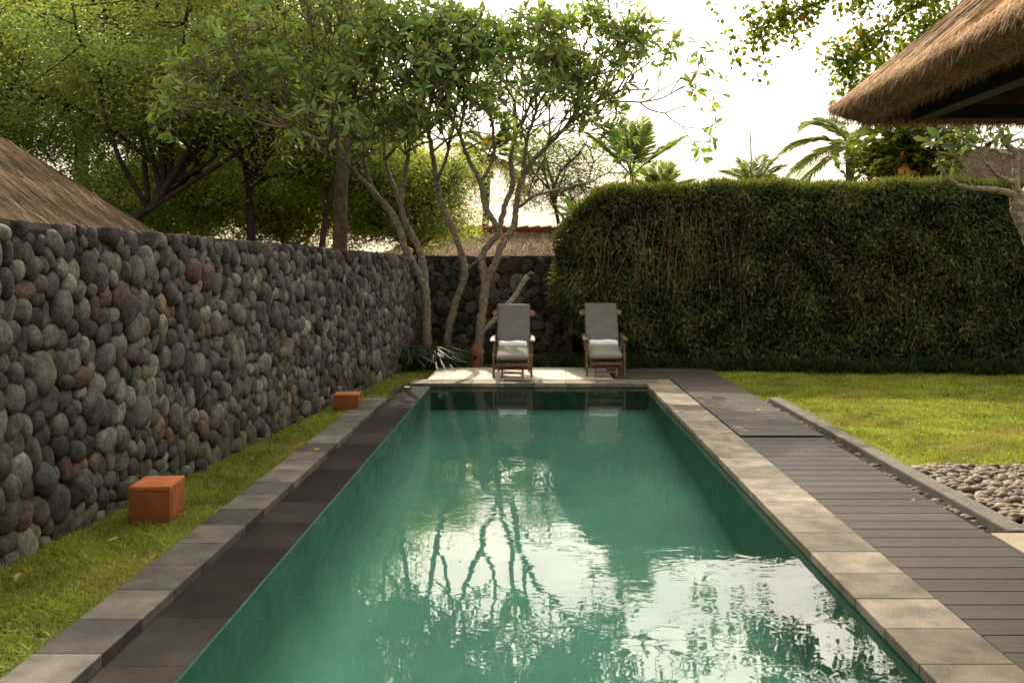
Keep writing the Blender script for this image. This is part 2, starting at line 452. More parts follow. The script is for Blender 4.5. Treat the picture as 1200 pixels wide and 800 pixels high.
# ------------------------------------------------------------------ grass
def lawn(name, area, dens, hgt, label, seed, cols, edges=None):
    rng = np.random.default_rng(seed); Ps = []
    for (x0, x1, y0, y1, d, keep) in area:
        n = int((x1 - x0) * (y1 - y0) * d)
        q = np.stack([rng.uniform(x0, x1, n), rng.uniform(y0, y1, n)], 1)
        if keep is not None: q = q[keep(q)]
        Ps.append(q)
    q = np.concatenate(Ps); n = len(q); tall = np.ones(n)
    if edges:
        E = []; T = []
        for (ax, ay, bx, by, m, tl) in edges:
            u = rng.uniform(0, 1, m)[:, None]; E.append(np.array([ax, ay]) * (1 - u) + np.array([bx, by]) * u + np.abs(rng.normal(0, 0.02, (m, 2))) * [-1 if tl > 1.3 else 1, 0]); T.append(rng.uniform(0.9, tl, m) * np.where(np.sin(u[:, 0] * np.hypot(bx - ax, by - ay) * 3.1) > -0.3, 1, 0.75))
        q = np.concatenate([q] + E); tall = np.concatenate([tall] + T); n = len(q)
    clump = np.sin(q[:, 0] * 5.1 + np.sin(q[:, 1] * 3.3) * 2) * np.sin(q[:, 1] * 4.3 + np.sin(q[:, 0] * 2.7) * 2)
    patch = np.sin(q[:, 0] * 1.3 + 1) * np.sin(q[:, 1] * 1.1 + np.sin(q[:, 0]))
    h = hgt * (1 + 0.25 * clump) * rng.uniform(0.5, 1.3, n) * tall
    a = rng.uniform(0, 2 * math.pi, n); tilt = np.abs(rng.normal(0.7, 0.35, n))
    D = np.stack([np.cos(a) * np.sin(tilt), np.sin(a) * np.sin(tilt), np.cos(tilt)], 1) * h[:, None]
    P = np.stack([q[:, 0], q[:, 1], np.full(n, -0.052)], 1)
    b = rng.uniform(0, 2 * math.pi, n); w = rng.uniform(0.004, 0.008, n) * (1 + (q[:, 1] > 9) * 0.7)
    Wv = np.stack([np.cos(b), np.sin(b), 0 * b], 1) * w[:, None]
    bend = np.stack([np.cos(a), np.sin(a), -0.6 + 0 * a], 1) * (h * 0.35)[:, None]
    base = np.asarray(cols)[rng.integers(len(cols), size=n)]
    dry = np.clip(np.sin(q[:, 0] * 2.1 + 2 + np.sin(q[:, 1] * 1.7)) * np.sin(q[:, 1] * 1.9 + np.sin(q[:, 0] * 2.3)) - 0.45, 0, 1)[:, None]
    base = base * (1 - dry) + np.array((0.34, 0.30, 0.10)) * dry
    c = base * (1 + 0.22 * clump + 0.16 * patch + rng.normal(0, 0.15, n))[:, None]
    mb = MB(); blades(mb, P, D, Wv, bend, np.clip(c, 0.01, 1))
    o = mb.build(name, M['grass']); tag(o, label, 'grass', kind='stuff')
GC = [(0.21, 0.265, 0.035), (0.18, 0.24, 0.03), (0.25, 0.295, 0.045), (0.31, 0.30, 0.075), (0.145, 0.205, 0.026)]
WALL_A, WALL_B = np.array([-3.075, 2.2]), np.array([-1.90, 17.0])
def wall_x(y): return WALL_A[0] + (WALL_B[0] - WALL_A[0]) * (y - WALL_A[1]) / (WALL_B[1] - WALL_A[1])
lawn('grass', [(-3.1, LC_OUT - 0.004, 3.2, 7.0, 9500, lambda q: q[:, 0] > wall_x(q[:, 1]) + 0.02),
               (-3.0, LC_OUT - 0.004, 7.0, 11.82, 5000, lambda q: q[:, 0] > wall_x(q[:, 1]) + 0.02),
               (-2.6, -1.73, 11.82, 17.0, 3500, lambda q: (q[:, 0] > wall_x(q[:, 1])) ),
               (-1.73, -1.48, 13.82, 17.0, 3500, None), (-1.48, 1.1, PATIO_B + .01, 17.0, 2600, None)],
     1, 0.05, 'narrow strip of green grass between stone wall and pool', 11, GC,
     edges=[(LC_OUT - .005, 3.2, LC_OUT - .005, 11.82, 9000, 2.0), (wall_x(3.5) + .06, 3.5, wall_x(16) + .06, 16.0, 5000, 1.25)])
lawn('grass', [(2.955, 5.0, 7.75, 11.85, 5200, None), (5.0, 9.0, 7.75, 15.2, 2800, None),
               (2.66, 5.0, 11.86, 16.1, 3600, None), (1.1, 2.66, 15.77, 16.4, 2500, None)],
     1, 0.05, 'broad sunlit lawn of short grass in front of the hedge', 12, edges=[(2.985, 7.7, 2.985, 11.8, 3500, 1.9), (2.69, 11.87, 2.69, 15.7, 2500, 1.8)], cols=[np.array(c) * [1.42, 1.40, 1.4] for c in GC])  # same grass tones raised, so the sunshine is partly in the blade colour

# ------------------------------------------------------------------ stone walls
STONE = np.array([1.0, 0.975, 0.945]) * np.array([(0.100, 0.088, 0.078), (0.075, 0.066, 0.060), (0.13, 0.115, 0.10), (0.055, 0.048, 0.044), (0.16, 0.145, 0.125),
                  (0.115, 0.085, 0.065), (0.10, 0.062, 0.048), (0.085, 0.088, 0.078), (0.21, 0.19, 0.165), (0.15, 0.115, 0.08), (0.07, 0.058, 0.058)])
STONE_P = np.array([.17, .15, .15,   .11, .11, .06, .035, .08, .06, .03, .03]); STONE_P = STONE_P / STONE_P.sum()
def stone_wall(label, a, b, h0, h1, seed, cell=0.165, thick=0.45, tone=1.0):
    rng = np.random.default_rng(seed)
    a = np.asarray(a, float); b = np.asarray(b, float); Ln = np.linalg.norm(b - a); d = (b - a) / Ln
    nrm = np.array([d[1], -d[0]])           # faces the pool
    root = empty('stone_wall', (a[0], a[1], 0), 0, label, 'wall')
    # seeds, with sizes that vary, relaxed to Voronoi cells
    n = int(Ln * 1.85 / (cell * cell * 0.92))
    S = np.stack([rng.uniform(0, Ln, n), rng.uniform(-0.05, 1.9, n)], 1)
    wgt = rng.choice([0.0, 0.001, 0.003, 0.008], n, p=[.4, .3, .2, .1])
    gs = 0.02
    gx = np.arange(0, Ln, gs); gz = np.arange(-0.06, 1.95, gs)
    for it in range(4):
        order = np.argsort(S[:, 0]); S = S[order]; wgt = wgt[order]
        cells_i = []
        for x in gx:                        # one column of the raster at a time, only near seeds
            lo = np.searchsorted(S[:, 0], x - 0.5); hi = np.searchsorted(S[:, 0], x + 0.5)
            q = S[lo:hi]
            dd = (q[:, 0] - x)[:, None] ** 2 + (q[:, 1][:, None] - gz[None]) ** 2 - wgt[lo:hi][:, None]
            cells_i.append(lo + np.argmin(dd, 0))
        I = np.array(cells_i).ravel()
        XX = np.repeat(gx, len(gz)); ZZ = np.tile(gz, len(gx))
        cnt = np.bincount(I, minlength=len(S)).astype(float)
        mx = np.bincount(I, XX, len(S)) / np.maximum(cnt, 1); mz = np.bincount(I, ZZ, len(S)) / np.maximum(cnt, 1)
        ok = cnt > 4
        if it < 3:
            S = np.where(ok[:, None], np.stack([mx, mz], 1), S)
    cxx = np.bincount(I, XX ** 2, len(S)) / np.maximum(cnt, 1) - mx ** 2
    czz = np.bincount(I, ZZ ** 2, len(S)) / np.maximum(cnt, 1) - mz ** 2
    cxz = np.bincount(I, XX * ZZ, len(S)) / np.maximum(cnt, 1) - mx * mz
    tv, tf = ICO2 if False else ico(3)
    mb = MB()
    shapes = [stone_shape(rng, tv, rng.uniform(2.0, 3.6), 0.10) for _ in range(40)]
    for k in range(len(S)):
        if cnt[k] < 8: continue
        ev, ec = np.linalg.eigh(np.array([[cxx[k], cxz[k]], [cxz[k], czz[k]]]))
        ra, rb = 2.02 * np.sqrt(np.maximum(ev, 1e-5))
        ra *= rng.uniform(0.9, 1.02); rb *= rng.uniform(0.9, 1.02)
        top = h0 + (h1 - h0) * mx[k] / Ln
        if mz[k] > top - 0.02: continue
        v = shapes[rng.integers(40)] * [ra, rb, min(0.06, 0.62 * (ra + rb) / 2) * rng.uniform(0.75, 1.15)]
        loc = v[:, :2] @ ec.T
        lz = loc[:, 1] + mz[k]
        lz = np.minimum(lz, top + rng.uniform(-0.008, 0.006))
        s = loc[:, 0] + mx[k]; o = v[:, 2] + rng.uniform(-0.01, 0.018)
        w = np.stack([a[0] + d[0] * s + nrm[0] * o, a[1] + d[1] * s + nrm[1] * o, lz], 1)
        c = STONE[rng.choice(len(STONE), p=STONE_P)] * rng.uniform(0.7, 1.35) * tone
        c = c * (0.62 + 0.38 * np.clip((top - mz[k]) / 0.25, 0, 1))    # darker towards the top
        if mz[k] < 0.3 and rng.uniform() < 0.45: c = c * 0.6 + np.array((0.05, 0.055, 0.02)) * 0.4
        mb.add(w, tf, c)
    mb.build('stone_facing', M['stone'], root, smooth=True)
    mb = MB(); ns = 80
    ss = np.linspace(-0.05, Ln + 0.05, ns)
    prof = [(-0.03, -0.1), (-0.03, 0.0), (-thick, 0.0), (-thick, -0.1)]
    rows = []
    for s in ss:
        top = h0 + (h1 - h0) * s / Ln - 0.002 + rng.normal(0, 0.004)
        for o, z in ((0.0, -0.1), (0.012, top - 0.04), (-0.008, top), (-thick, top), (-thick, -0.1)):
            rows.append((a[0] + d[0] * s + nrm[0] * o, a[1] + d[1] * s + nrm[1] * o, z))
    mb.add(rows, grid_faces(ns, 5))
    mb.add(rows[:5], [[0, 1, 2, 3, 4]]); mb.add(rows[-5:], [[4, 3, 2, 1, 0]])
    mb.build('mortar_core', M['mortar'], root)
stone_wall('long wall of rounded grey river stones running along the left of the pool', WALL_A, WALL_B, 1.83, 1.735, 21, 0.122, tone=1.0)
stone_wall('shaded river stone wall closing the far end behind the loungers', (-1.95, 17.15), (4.2, 17.15), 1.745, 1.745, 22, 0.19, tone=0.55)  # tone darkens these stones: the wall's shade is put into their colour

# ------------------------------------------------------------------ thatched roofs
THATCH = np.array([(0.56, 0.36, 0.20), (0.48, 0.305, 0.17), (0.64, 0.42, 0.24), (0.36, 0.23, 0.13), (0.70, 0.49, 0.30)])
def roof_face(mb, smb, e0, e1, r0, r1, dens, rng, tone, slen=0.35):
    """one thatched slope between eave edge e0-e1 and ridge edge r0-r1, plus the loose straws on it"""
    e0, e1, r0, r1 = (np.asarray(x, float) for x in (e0, e1, r0, r1))
    nu, nv = 24, 20
    U, V = np.meshgrid(np.linspace(0, 1, nu), np.linspace(0, 1, nv), indexing='ij')
    def pt(u, v):
        u = u[..., None]; v = v[..., None]
        return (e0 * (1 - u) + e1 * u) * (1 - v) + (r0 * (1 - u) + r1 * u) * v
    nrm = unit(np.cross(e1 - e0, (r0 + r1) / 2 - (e0 + e1) / 2))
    v = pt(U, V) - nrm * (0.03 * (V * (1 - V)) * 4)[..., None] * 2
    mb.add(v.reshape(-1, 3), grid_faces(nu, nv), np.array((0.24, 0.155, 0.09)) * tone)
    le = np.linalg.norm(e1 - e0); lr = np.linalg.norm(r1 - r0); hs = np.linalg.norm((r0 + r1) / 2 - (e0 + e1) / 2)
    n = int(dens * (le + lr) / 2 * hs)
    vv = rng.uniform(0, 1, n)
    keep = rng.uniform(0, 1, n) < (le * (1 - vv) + lr * vv) / max(le, lr)
    vv = vv[keep]; uu = rng.uniform(0, 1, len(vv)); n = len(vv)
    P = pt(uu, vv) - nrm * (0.24 * vv * (1 - vv))[:, None] + nrm * rng.uniform(-0.005, 0.02, (n, 1))
    down = unit(((e0 + e1) / 2 - (r0 + r1) / 2))
    side = unit(e1 - e0)
    D = (down + side * rng.normal(0, 0.12, (n, 1)) + nrm * rng.uniform(-0.02, 0.09, (n, 1))) * np.minimum(slen * rng.uniform(0.5, 1.2, (n, 1)), (vv * hs)[:, None] + 0.05)
    Wv = (side + nrm * rng.normal(0, 0.4, (n, 1))) * rng.uniform(0.005, 0.014, (n, 1))
    band = 0.80 + 0.28 * np.sin(vv * hs * 7.0 + np.sin(uu * 9) * 0.8) + 0.22 * np.sin(uu * le * 9 + np.sin(vv * 11) * 2)
    c = THATCH[rng.integers(5, size=n)] * rng.uniform(0.75, 1.25, (n, 1)) * band[:, None] * tone
    strips(smb, P, D, Wv, c)

def fringe(smb, a, b, n, ln, rng, tone, out):
    a = np.asarray(a, float); b = np.asarray(b, float); u = rng.uniform(0, 1, (n, 1))
    P = a + (b - a) * u + np.asarray(out) * rng.uniform(-0.05, 0.01, (n, 1)) + np.array([0, 0, 1]) * rng.uniform(0, 0.06, (n, 1))
    D = np.stack([rng.normal(0, 0.25, n), rng.normal(0, 0.25, n), -np.abs(rng.normal(1, 0.35, n))], 1) * ln + np.asarray(out) * ln * 0.4
    Wv = unit(b - a) * rng.uniform(0.004, 0.011, (n, 1))
    strips(smb, P, D, Wv, THATCH[rng.integers(5, size=n)] * rng.uniform(0.6, 1.2, (n, 1)) * tone)

def hip_roof(root, x0, x1, y0, y1, ze, k, dens, seed, tone=1.0, thick=0.2, faces='LRFN', name='roof', straw=0.35):
    tone = np.asarray(tone, float); rng = np.random.default_rng(seed); mb, smb = MB(), MB()
    w = min(x1 - x0, y1 - y0) / 2; zr = ze + w * k
    if (x1 - x0) > (y1 - y0): A, B = np.array([x0 + w, (y0 + y1) / 2, zr]), np.array([x1 - w, (y0 + y1) / 2, zr])
    else: A, B = np.array([(x0 + x1) / 2, y0 + w, zr]), np.array([(x0 + x1) / 2, y1 - w, zr])
    c = [np.array([x0, y0, ze]), np.array([x1, y0, ze]), np.array([x1, y1, ze]), np.array([x0, y1, ze])]
    if (x1 - x0) > (y1 - y0): rd = [(A, B), (B, B), (B, A), (A, A)]
    else: rd = [(A, A), (A, B), (B, B), (B, A)]
    key = ['N', 'R', 'F', 'L']                 # near, right, far, left slopes
    for i in range(4):
        roof_face(mb, smb, c[i], c[(i + 1) % 4], rd[i][0], rd[i][1], dens if key[i] in faces else dens * 0.08, rng, tone, straw)
    # the cut edge of the eaves and the soffit
    ins = thick * 0.9
    b = [np.array([x0 + ins, y0 + ins, ze - thick * .55]), np.array([x1 - ins, y0 + ins, ze - thick * .55]),
         np.array([x1 - ins, y1 - ins, ze - thick * .55]), np.array([x0 + ins, y1 - ins, ze - thick * .55])]
    outs = [(0, -1, 0), (1, 0, 0), (0, 1, 0), (-1, 0, 0)]
    for i in range(4):
        j = (i + 1) % 4
        nseg = 40; t = np.linspace(0, 1, nseg)[:, None]
        top = c[i] + (c[j] - c[i]) * t; bot = b[i] + (b[j] - b[i]) * t
        mid = (top + bot) / 2 + np.array(outs[i]) * 0.04
        v = np.stack([bot, mid, top], 1).reshape(-1, 3)
        mb.add(v, grid_faces(nseg, 3), np.array((0.30, 0.185, 0.095)) * tone)
        ll = np.linalg.norm(c[j] - c[i])
        m_ = 1.0 if key[i] in faces else 0.1
        fringe(smb, c[i], c[j], int(ll * dens * 0.35 * m_), 0.07, rng, tone, outs[i])
        fringe(smb, b[i], b[j], int(ll * dens * 0.30 * m_), 0.04, rng, tone * 0.8, outs[i])
        # straw ends seen on the cut face
        n = int(ll * dens * 0.6 * m_)
        u = rng.uniform(0, 1, (n, 1)); q = rng.uniform(0, 1, (n, 1))
        P = (c[i] + (c[j] - c[i]) * u) * q + (b[i] + (b[j] - b[i]) * u) * (1 - q) + np.array(outs[i]) * 0.02
        D = np.stack([rng.normal(0, .6, n), rng.normal(0, .6, n), rng.normal(-0.5, .4, n)], 1) * 0.05 + np.array(outs[i]) * 0.03
        strips(smb, P, D, unit(c[j] - c[i]) * rng.uniform(0.004, 0.01, (n, 1)), THATCH[rng.integers(5, size=n)] * rng.uniform(0.5, 1.1, (n, 1)) * tone)
    ap = [x * 0.5 + (A + B) * 0.25 for x in b]
    for i in range(4):
        j = (i + 1) % 4
        mb.add([b[i], b[j], np.array([*ap[j][:2], ze - thick * .55 + w * k * 0.42]), np.array([*ap[i][:2], ze - thick * .55 + w * k * 0.42])],
               np.array([[3, 2, 1, 0]]), np.array((0.06, 0.042, 0.028)) * tone)
    mb.add([np.array([*q[:2], ze - thick * .55 + w * k * 0.42]) for q in ap], np.array([[3, 2, 1, 0]]), np.array((0.05, 0.035, 0.024)) * tone)
    r = mb.build(name, M['thatch'], root)
    smb.build('straw', M['straw'], r)
    return r, A, B

def pavilion():
    root = empty('garden_pavilion', (4.9, 3.2, 0), 0, 'open pavilion with thick brown thatched roof on dark beams, jutting in at upper right', 'pavilion')
    hip_roof(root, 1.99, 7.9, -0.3, 6.70, 2.60, 0.965, 2200, 31, 1.0, 0.20, faces='LF')
    for x in (2.42, 7.45):
        mb = MB(); beam(mb, (x, 0.2, 2.51), (x, 6.26, 2.51), 0.10, 0.09)
        mb.build('side_beam', M['dark_wood'], root, bevel=0.005)
    for y in (0.26, 6.2):
        mb = MB(); beam(mb, (2.475, y, 2.512), (7.395, y, 2.512), 0.10, 0.09)
        mb.build('cross_beam', M['dark_wood'], root, bevel=0.005)
    for k in range(6):
        mb = MB(); y = 0.9 + k * 0.9
        beam(mb, (2.48, y, 2.53), (4.4, y, 2.53 + 1.92 * 0.80), 0.05, 0.08)
        mb.build('rafter', M['wood'], root).data.color_attributes[0].data.foreach_set('color', [0.2, 0.12, 0.07, 1] * 8)
    for x in (3.02, 7.1):
        for y in (0.6, 5.55):
            mb = MB(); beam(mb, (x, y, 0.012), (x, y, 2.46), 0.14, 0.14, (0, 1, 0))
            mb.build('post', M['dark_wood'], root, bevel=0.01)
pavilion()

def house(label, x0, x1, y0, y1, ze, k, dens, seed, tone, faces, inset=0.7, ridge=None, thick=0.2):
    root = empty('thatched_house', ((x0 + x1) / 2, (y0 + y1) / 2, 0), 0, label, 'house')
    r, A, B = hip_roof(root, x0, x1, y0, y1, ze, k, dens, seed, tone, thick, faces)
    mb = MB(); box(mb, (x0 + inset, y0 + inset, -0.1), (x1 - inset, y1 - inset, ze + 0.1))
    mb.build('wall', M['plaster'], root)
    if ridge:
        mb = MB(); a, b = A - (0.3, 0, 0), B + (0.3, 0, 0)
        n = int((b[0] - a[0]) / 0.28)
        for i in range(n):
            p = a + (b - a) * i / n; q = a + (b - a) * (i + 1.12) / n
            tube(mb, [p + (0, 0, -0.02), q + (0, 0, 0.01)], [0.11, 0.13], 10, np.array((0.30, 0.105, 0.06)) * (0.8 + 0.4 * ((i * 7) % 5) / 5))
        mb.build('ridge_tile', M['terracotta'], r, smooth=True)
    return root
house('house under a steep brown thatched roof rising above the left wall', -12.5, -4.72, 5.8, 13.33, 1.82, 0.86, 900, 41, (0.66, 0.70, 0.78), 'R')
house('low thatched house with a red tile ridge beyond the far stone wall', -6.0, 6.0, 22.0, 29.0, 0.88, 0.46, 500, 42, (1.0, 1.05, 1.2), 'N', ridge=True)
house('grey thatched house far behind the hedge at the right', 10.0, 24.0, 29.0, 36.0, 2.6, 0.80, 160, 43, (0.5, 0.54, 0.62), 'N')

# ------------------------------------------------------------------ broad leaved trees with fine leaves
def fine_tree(name, label, base, trunk, C, Rr, nclump, per, leaf, col, seed, group=None, bark=(0.055, 0.042, 0.03), r0=0.16, clump=0.5,
              nlimb=12, mat='leaf', low=-0.75, shell=0.45, flat=0.5):
    """trunk: control points (after the base); the crown fills the ellipsoid C, Rr with leaf clumps carried by limbs"""
    rng = np.random.default_rng(seed)
    root = empty(name, base, 0, label, 'tree', group)
    tp = spline([base] + list(trunk), 16)
    mb = MB(); tube(mb, tp, np.linspace(r0, r0 * 0.55, 16), 10, bark)
    C = np.asarray(C, float); Rr = np.asarray(Rr, float)
    q = unit(rng.normal(size=(nclump * 3, 3))) * (rng.uniform(0, 1, (nclump * 3, 1)) ** shell)
    q = q[q[:, 2] > low][:nclump]
    # uneven outline
    q = q * (1 + 0.16 * np.sin(q[:, :1] * 7 + seed) * np.cos(q[:, 2:] * 6 + seed * 1.3))
    cl = C + q * Rr
    top = tp[-1]; nodes = [tp[8:]]
    far = cl[rng.permutation(len(cl))[:nlimb]]
    for e in far:
        s = tp[rng.integers(9, 16)]
        m1 = s + (e - s) * 0.35 + rng.normal(0, 0.25, 3) + [0, 0, 0.25]; m2 = s + (e - s) * 0.7 + rng.normal(0, 0.25, 3) + [0, 0, 0.2]
        pl = spline([s, m1, m2, e], 14); tube(mb, pl, np.linspace(r0 * 0.5, 0.018, 14), 7, bark); nodes.append(pl[3:])
    nodes = np.concatenate(nodes)
    for e in cl:
        k = np.argmin(np.linalg.norm(nodes - e, axis=1)); s = nodes[k]
        if np.linalg.norm(e - s) < 0.08: continue
        m = (s + e) / 2 + rng.normal(0, 0.12, 3)
        tube(mb, spline([s, m, e], 6), np.linspace(0.022, 0.006, 6), 4, bark)
    mb.build('trunk', M['bark'], root, smooth=True)
    n = nclump if len(cl) == nclump else len(cl)
    L0, W0 = leaf[0] * 1.12, leaf[1] * 1.15
    per = int(per * 1.35); cs = rng.uniform(0.6, 1.3, n) * clump
    P = np.repeat(cl, per, 0) + rng.normal(0, 1, (n * per, 3)) * np.repeat(cs, per)[:, None] * [1, 1, flat]
    # leaflets lie on drooping sprays: the same direction for neighbours
    az = np.repeat(rng.uniform(0, 6.28, n), per) + rng.normal(0, 0.9, n * per)
    D = np.stack([np.cos(az), np.sin(az), rng.normal(-0.25, 0.35, n * per)], 1)
    N = unit(np.stack([rng.normal(0, .45, n * per), rng.normal(0, .45, n * per), np.ones(n * per)], 1))
    cc = np.repeat(varied(rng, col, n, 0.28, 0.10), per, 0) * np.clip(1 + rng.normal(0, 0.2, (n * per, 1)), 0.4, 1.7)
    lb = MB(); leaves(lb, P, D, N, L0 * rng.uniform(0.6, 1.25, n * per), W0 * rng.uniform(0.7, 1.2, n * per), cc)
    lb.build('crown', M[mat], root)
    return root

G1, G2, G3 = (0.265, 0.32, 0.13), (0.235, 0.29, 0.12), (0.335, 0.395, 0.16)
TG = 'leafy trees beyond the walls'
def g0(px, Y): p = at(px, 313, Y); return np.array([p[0], Y, -0.05])
fine_tree('leafy_tree', 'large dark leafy tree with a low forked limb beyond the left roof', g0(150, 19), [at(150, 275, 19), at(180, 240, 19), at(200, 205, 19)],
          at(140, 95, 19.5), (4.6, 2.6, 2.1), 185, 180, (0.10, 0.042), G2, 151, TG, nlimb=16, r0=0.11, clump=0.42)
fine_tree('leafy_tree', 'leafy tree with a dark y-shaped trunk showing between the roof and the frangipanis', g0(296, 20), [at(294, 262, 20), at(292, 228, 20), at(300, 200, 20)],
          at(325, 110, 21), (2.9, 2.2, 2.6), 140, 170, (0.095, 0.04), G1, 52, TG, nlimb=12, r0=0.095, clump=0.42)
fine_tree('leafy_tree', 'tall pale yellow-green tree at the top left behind the darker ones', g0(90, 28), [at(95, 200, 28), at(110, 90, 28)],
          at(170, 10, 28), (6.6, 3.0, 4.6), 330, 190, (0.15, 0.065), G3, 53, TG, nlimb=14, r0=0.25, clump=0.6)
fine_tree('leafy_tree', 'leafy tree at the far left edge above the thatched roof', g0(-60, 21), [at(-50, 200, 21), at(-40, 130, 21)],
          at(-30, 130, 21), (2.4, 2.2, 2.6), 120, 180, (0.10, 0.042), G1, 54, TG, nlimb=10, r0=0.2, clump=0.45)
fine_tree('leafy_tree', 'tree with a straight brown trunk standing just behind the stone wall', g0(398, 19), [at(399, 240, 19), at(404, 160, 19), at(402, 60, 19), at(408, -60, 19.3)],
          np.array([-4.9, 20.3, 10.2]), (3.9, 2.4, 2.8), 210, 170, (0.11, 0.05), G1, 55, TG, bark=(0.12, 0.085, 0.055), nlimb=12, r0=0.15, clump=0.42)
fine_tree('leafy_tree', 'thin leaning tree beside the straight brown trunk', g0(366, 20), [at(380, 265, 20), at(392, 215, 20), at(405, 180, 20)],
          at(395, 170, 20.8), (1.7, 1.2, 1.3), 80, 170, (0.09, 0.04), G3, 56, TG, bark=(0.08, 0.06, 0.04), nlimb=8, r0=0.07, clump=0.35)
fine_tree('leafy_tree', 'bright yellow-green bushy tree low behind the forked frangipani', g0(490, 22), [at(488, 300, 22), at(484, 280, 22)],
          at(475, 232, 22.5), (1.75, 1.3, 1.35), 150, 200, (0.085, 0.035), G3, 57, TG, nlimb=10, r0=0.09, clump=0.3)
fine_tree('leafy_tree', 'bright bushy tree whose crown shows above the middle of the left wall', g0(330, 24), [at(332, 300, 24), at(336, 275, 24)],
          at(330, 232, 24), (3.3, 1.5, 1.5), 190, 190, (0.095, 0.04), G3, 58, TG, nlimb=10, r0=0.1, clump=0.36)
fine_tree('leafy_tree', 'airy pale green tree seen through the frangipani branches at the centre', g0(655, 25), [at(656, 280, 25), at(650, 240, 25)],
          at(650, 205, 25), (1.9, 1.4, 1.25), 60, 130, (0.09, 0.03), (0.12, 0.15, 0.05), 59, TG, nlimb=10, r0=0.07, clump=0.34, bark=(0.12, 0.1, 0.08))
fine_tree('leafy_tree', 'dark leafy tree filling the gap left of the brown trunk', g0(240, 26), [at(240, 250, 26), at(245, 200, 26)],
          at(235, 150, 26), (4.6, 2.0, 2.6), 190, 170, (0.12, 0.05), G2, 60, TG, nlimb=12, r0=0.16, clump=0.5)

fine_tree('leafy_tree', 'bright green bush-like tree just right of the thatched roof above the left wall', g0(195, 25), [at(196, 300, 25), at(200, 280, 25)],
          at(190, 238, 25), (2.7, 1.4, 1.3), 150, 190, (0.095, 0.04), G3, 61, TG, nlimb=10, r0=0.1, clump=0.36)
# round-leaved tree whose branches hang in at the upper right
def hanging_tree():
    rng = np.random.default_rng(71)
    base = g0(1220, 26)
    root = empty('hanging_tree', base, 0, 'tree with roundish leaves whose branches hang into the sky left of the pavilion roof', 'tree')
    mb = MB(); lb = MB(); bark = (0.06, 0.048, 0.036)
    tr = spline([base, at(1215, 150, 26.3), at(1190, 20, 26.3), at(1180, -110, 25.6)], 18)
    tube(mb, tr, np.linspace(0.2, 0.12, 18), 10, bark)
    ends = [[(1190, -20, 25.6), (1110, -40, 25.0), (1000, -10, 24.4), (920, 18, 24.1), (868, 45, 23.9)],
            [(1185, 20, 25.6), (1120, -10, 24.8), (1060, 15, 24.4), (1010, 55, 24.1), (985, 80, 24.0)],
            [(1190, 0, 25.6), (1120, 20, 24.7), (1070, 50, 24.4), (1040, 90, 24.3), (1010, 120, 24.1)],
            [(1180, -90, 25.6), (1080, -120, 24.4), (990, -110, 23.6), (900, -90, 23.0)],
            [(1180, -100, 25.6), (1060, -160, 24.1), (960, -180, 22.7), (880, -150, 22.2)],
            [(1185, -40, 25.6), (1130, -50, 25.0), (1050, -45, 24.7), (960, -50, 24.4), (905, -20, 24.1)],
            [(1190, 30, 25.6), (1150, 20, 25.0), (1110, 40, 24.8), (1090, 70, 24.7)],
            [(1180, -110, 25.6), (1150, -180, 25.3), (1080, -230, 25.0)], [(1180, -110, 25.6), (1210, -200, 25.8), (1180, -260, 26.4)],
            [(1186, -60, 25.6), (1240, -120, 25.6), (1300, -150, 25.6)]]
    for e in ends:
        pl = spline([at(*p) for p in e], 26); tube(mb, pl, np.linspace(0.06, 0.01, 26), 6, bark)
        for k in range(7, 26):
            for _ in range(3 if k > 10 else 2):
                s = pl[k]; d = rng.normal(0, 0.38, 3) + [0, 0, -0.2]
                tw = spline([s, s + d * 0.5 + [0, 0, 0.06], s + d], 5); tube(mb, tw, np.linspace(0.01, 0.004, 5), 4, bark)
                n = rng.integers(16, 34)
                P = tw[rng.integers(1, 5, n)] + rng.normal(0, 0.14, (n, 3))
                D = rng.normal(0, 1, (n, 3)) + [0, 0, -0.4]; N = rng.normal(0, 0.6, (n, 3)) + [0, 0, 1]
                c = varied(rng, (0.16, 0.21, 0.03), n, 0.3, 0.1)
                c[rng.uniform(size=n) < 0.05] = (0.32, 0.17, 0.02)
                leaves(lb, P, D, N, rng.uniform(0.10, 0.18, n), rng.uniform(0.085, 0.15, n), c, long=True, fold=0.1)
    mb.build('trunk', M['bark'], root, smooth=True); lb.build('crown', M['leaf'], root)
hanging_tree()

def orange_leaf_tree():
    """small broad-leaved tree behind the hedge, some leaves turning orange"""
    fr = fine_tree('almond_tree', 'small broad-leaved tree with some orange leaves behind the hedge under the pavilion eave', g0(1062, 19), [at(1062, 250, 19), at(1066, 190, 19)],
                   at(1066, 176, 18.8), (1.05, 0.8, 0.75), 60, 26, (0.17, 0.12), (0.10, 0.13, 0.02), 73, None, bark=(0.07, 0.05, 0.035), r0=0.06, clump=0.24, nlimb=8)
    rng = np.random.default_rng(5); n = 46
    P = at(1064, 195, 18.3) + rng.normal(0, 1, (n, 3)) * [0.34, 0.2, 0.22]
    mb = MB(); leaves(mb, P, rng.normal(0, 1, (n, 3)) + [0, 0, -1], rng.normal(0, 1, (n, 3)) + [0, -1, .5], rng.uniform(.12, .2, n), rng.uniform(.08, .13, n),
                      np.array([(0.50, 0.22, 0.02), (0.55, 0.3, 0.04), (0.12, 0.04, 0.02), (0.4, 0.13, 0.02)])[rng.integers(4, size=n)], long=True)
    o = mb.build('orange_leaves', M['leaf'], fr); o['label'] = 'leaves turning orange and brown'
orange_leaf_tree()

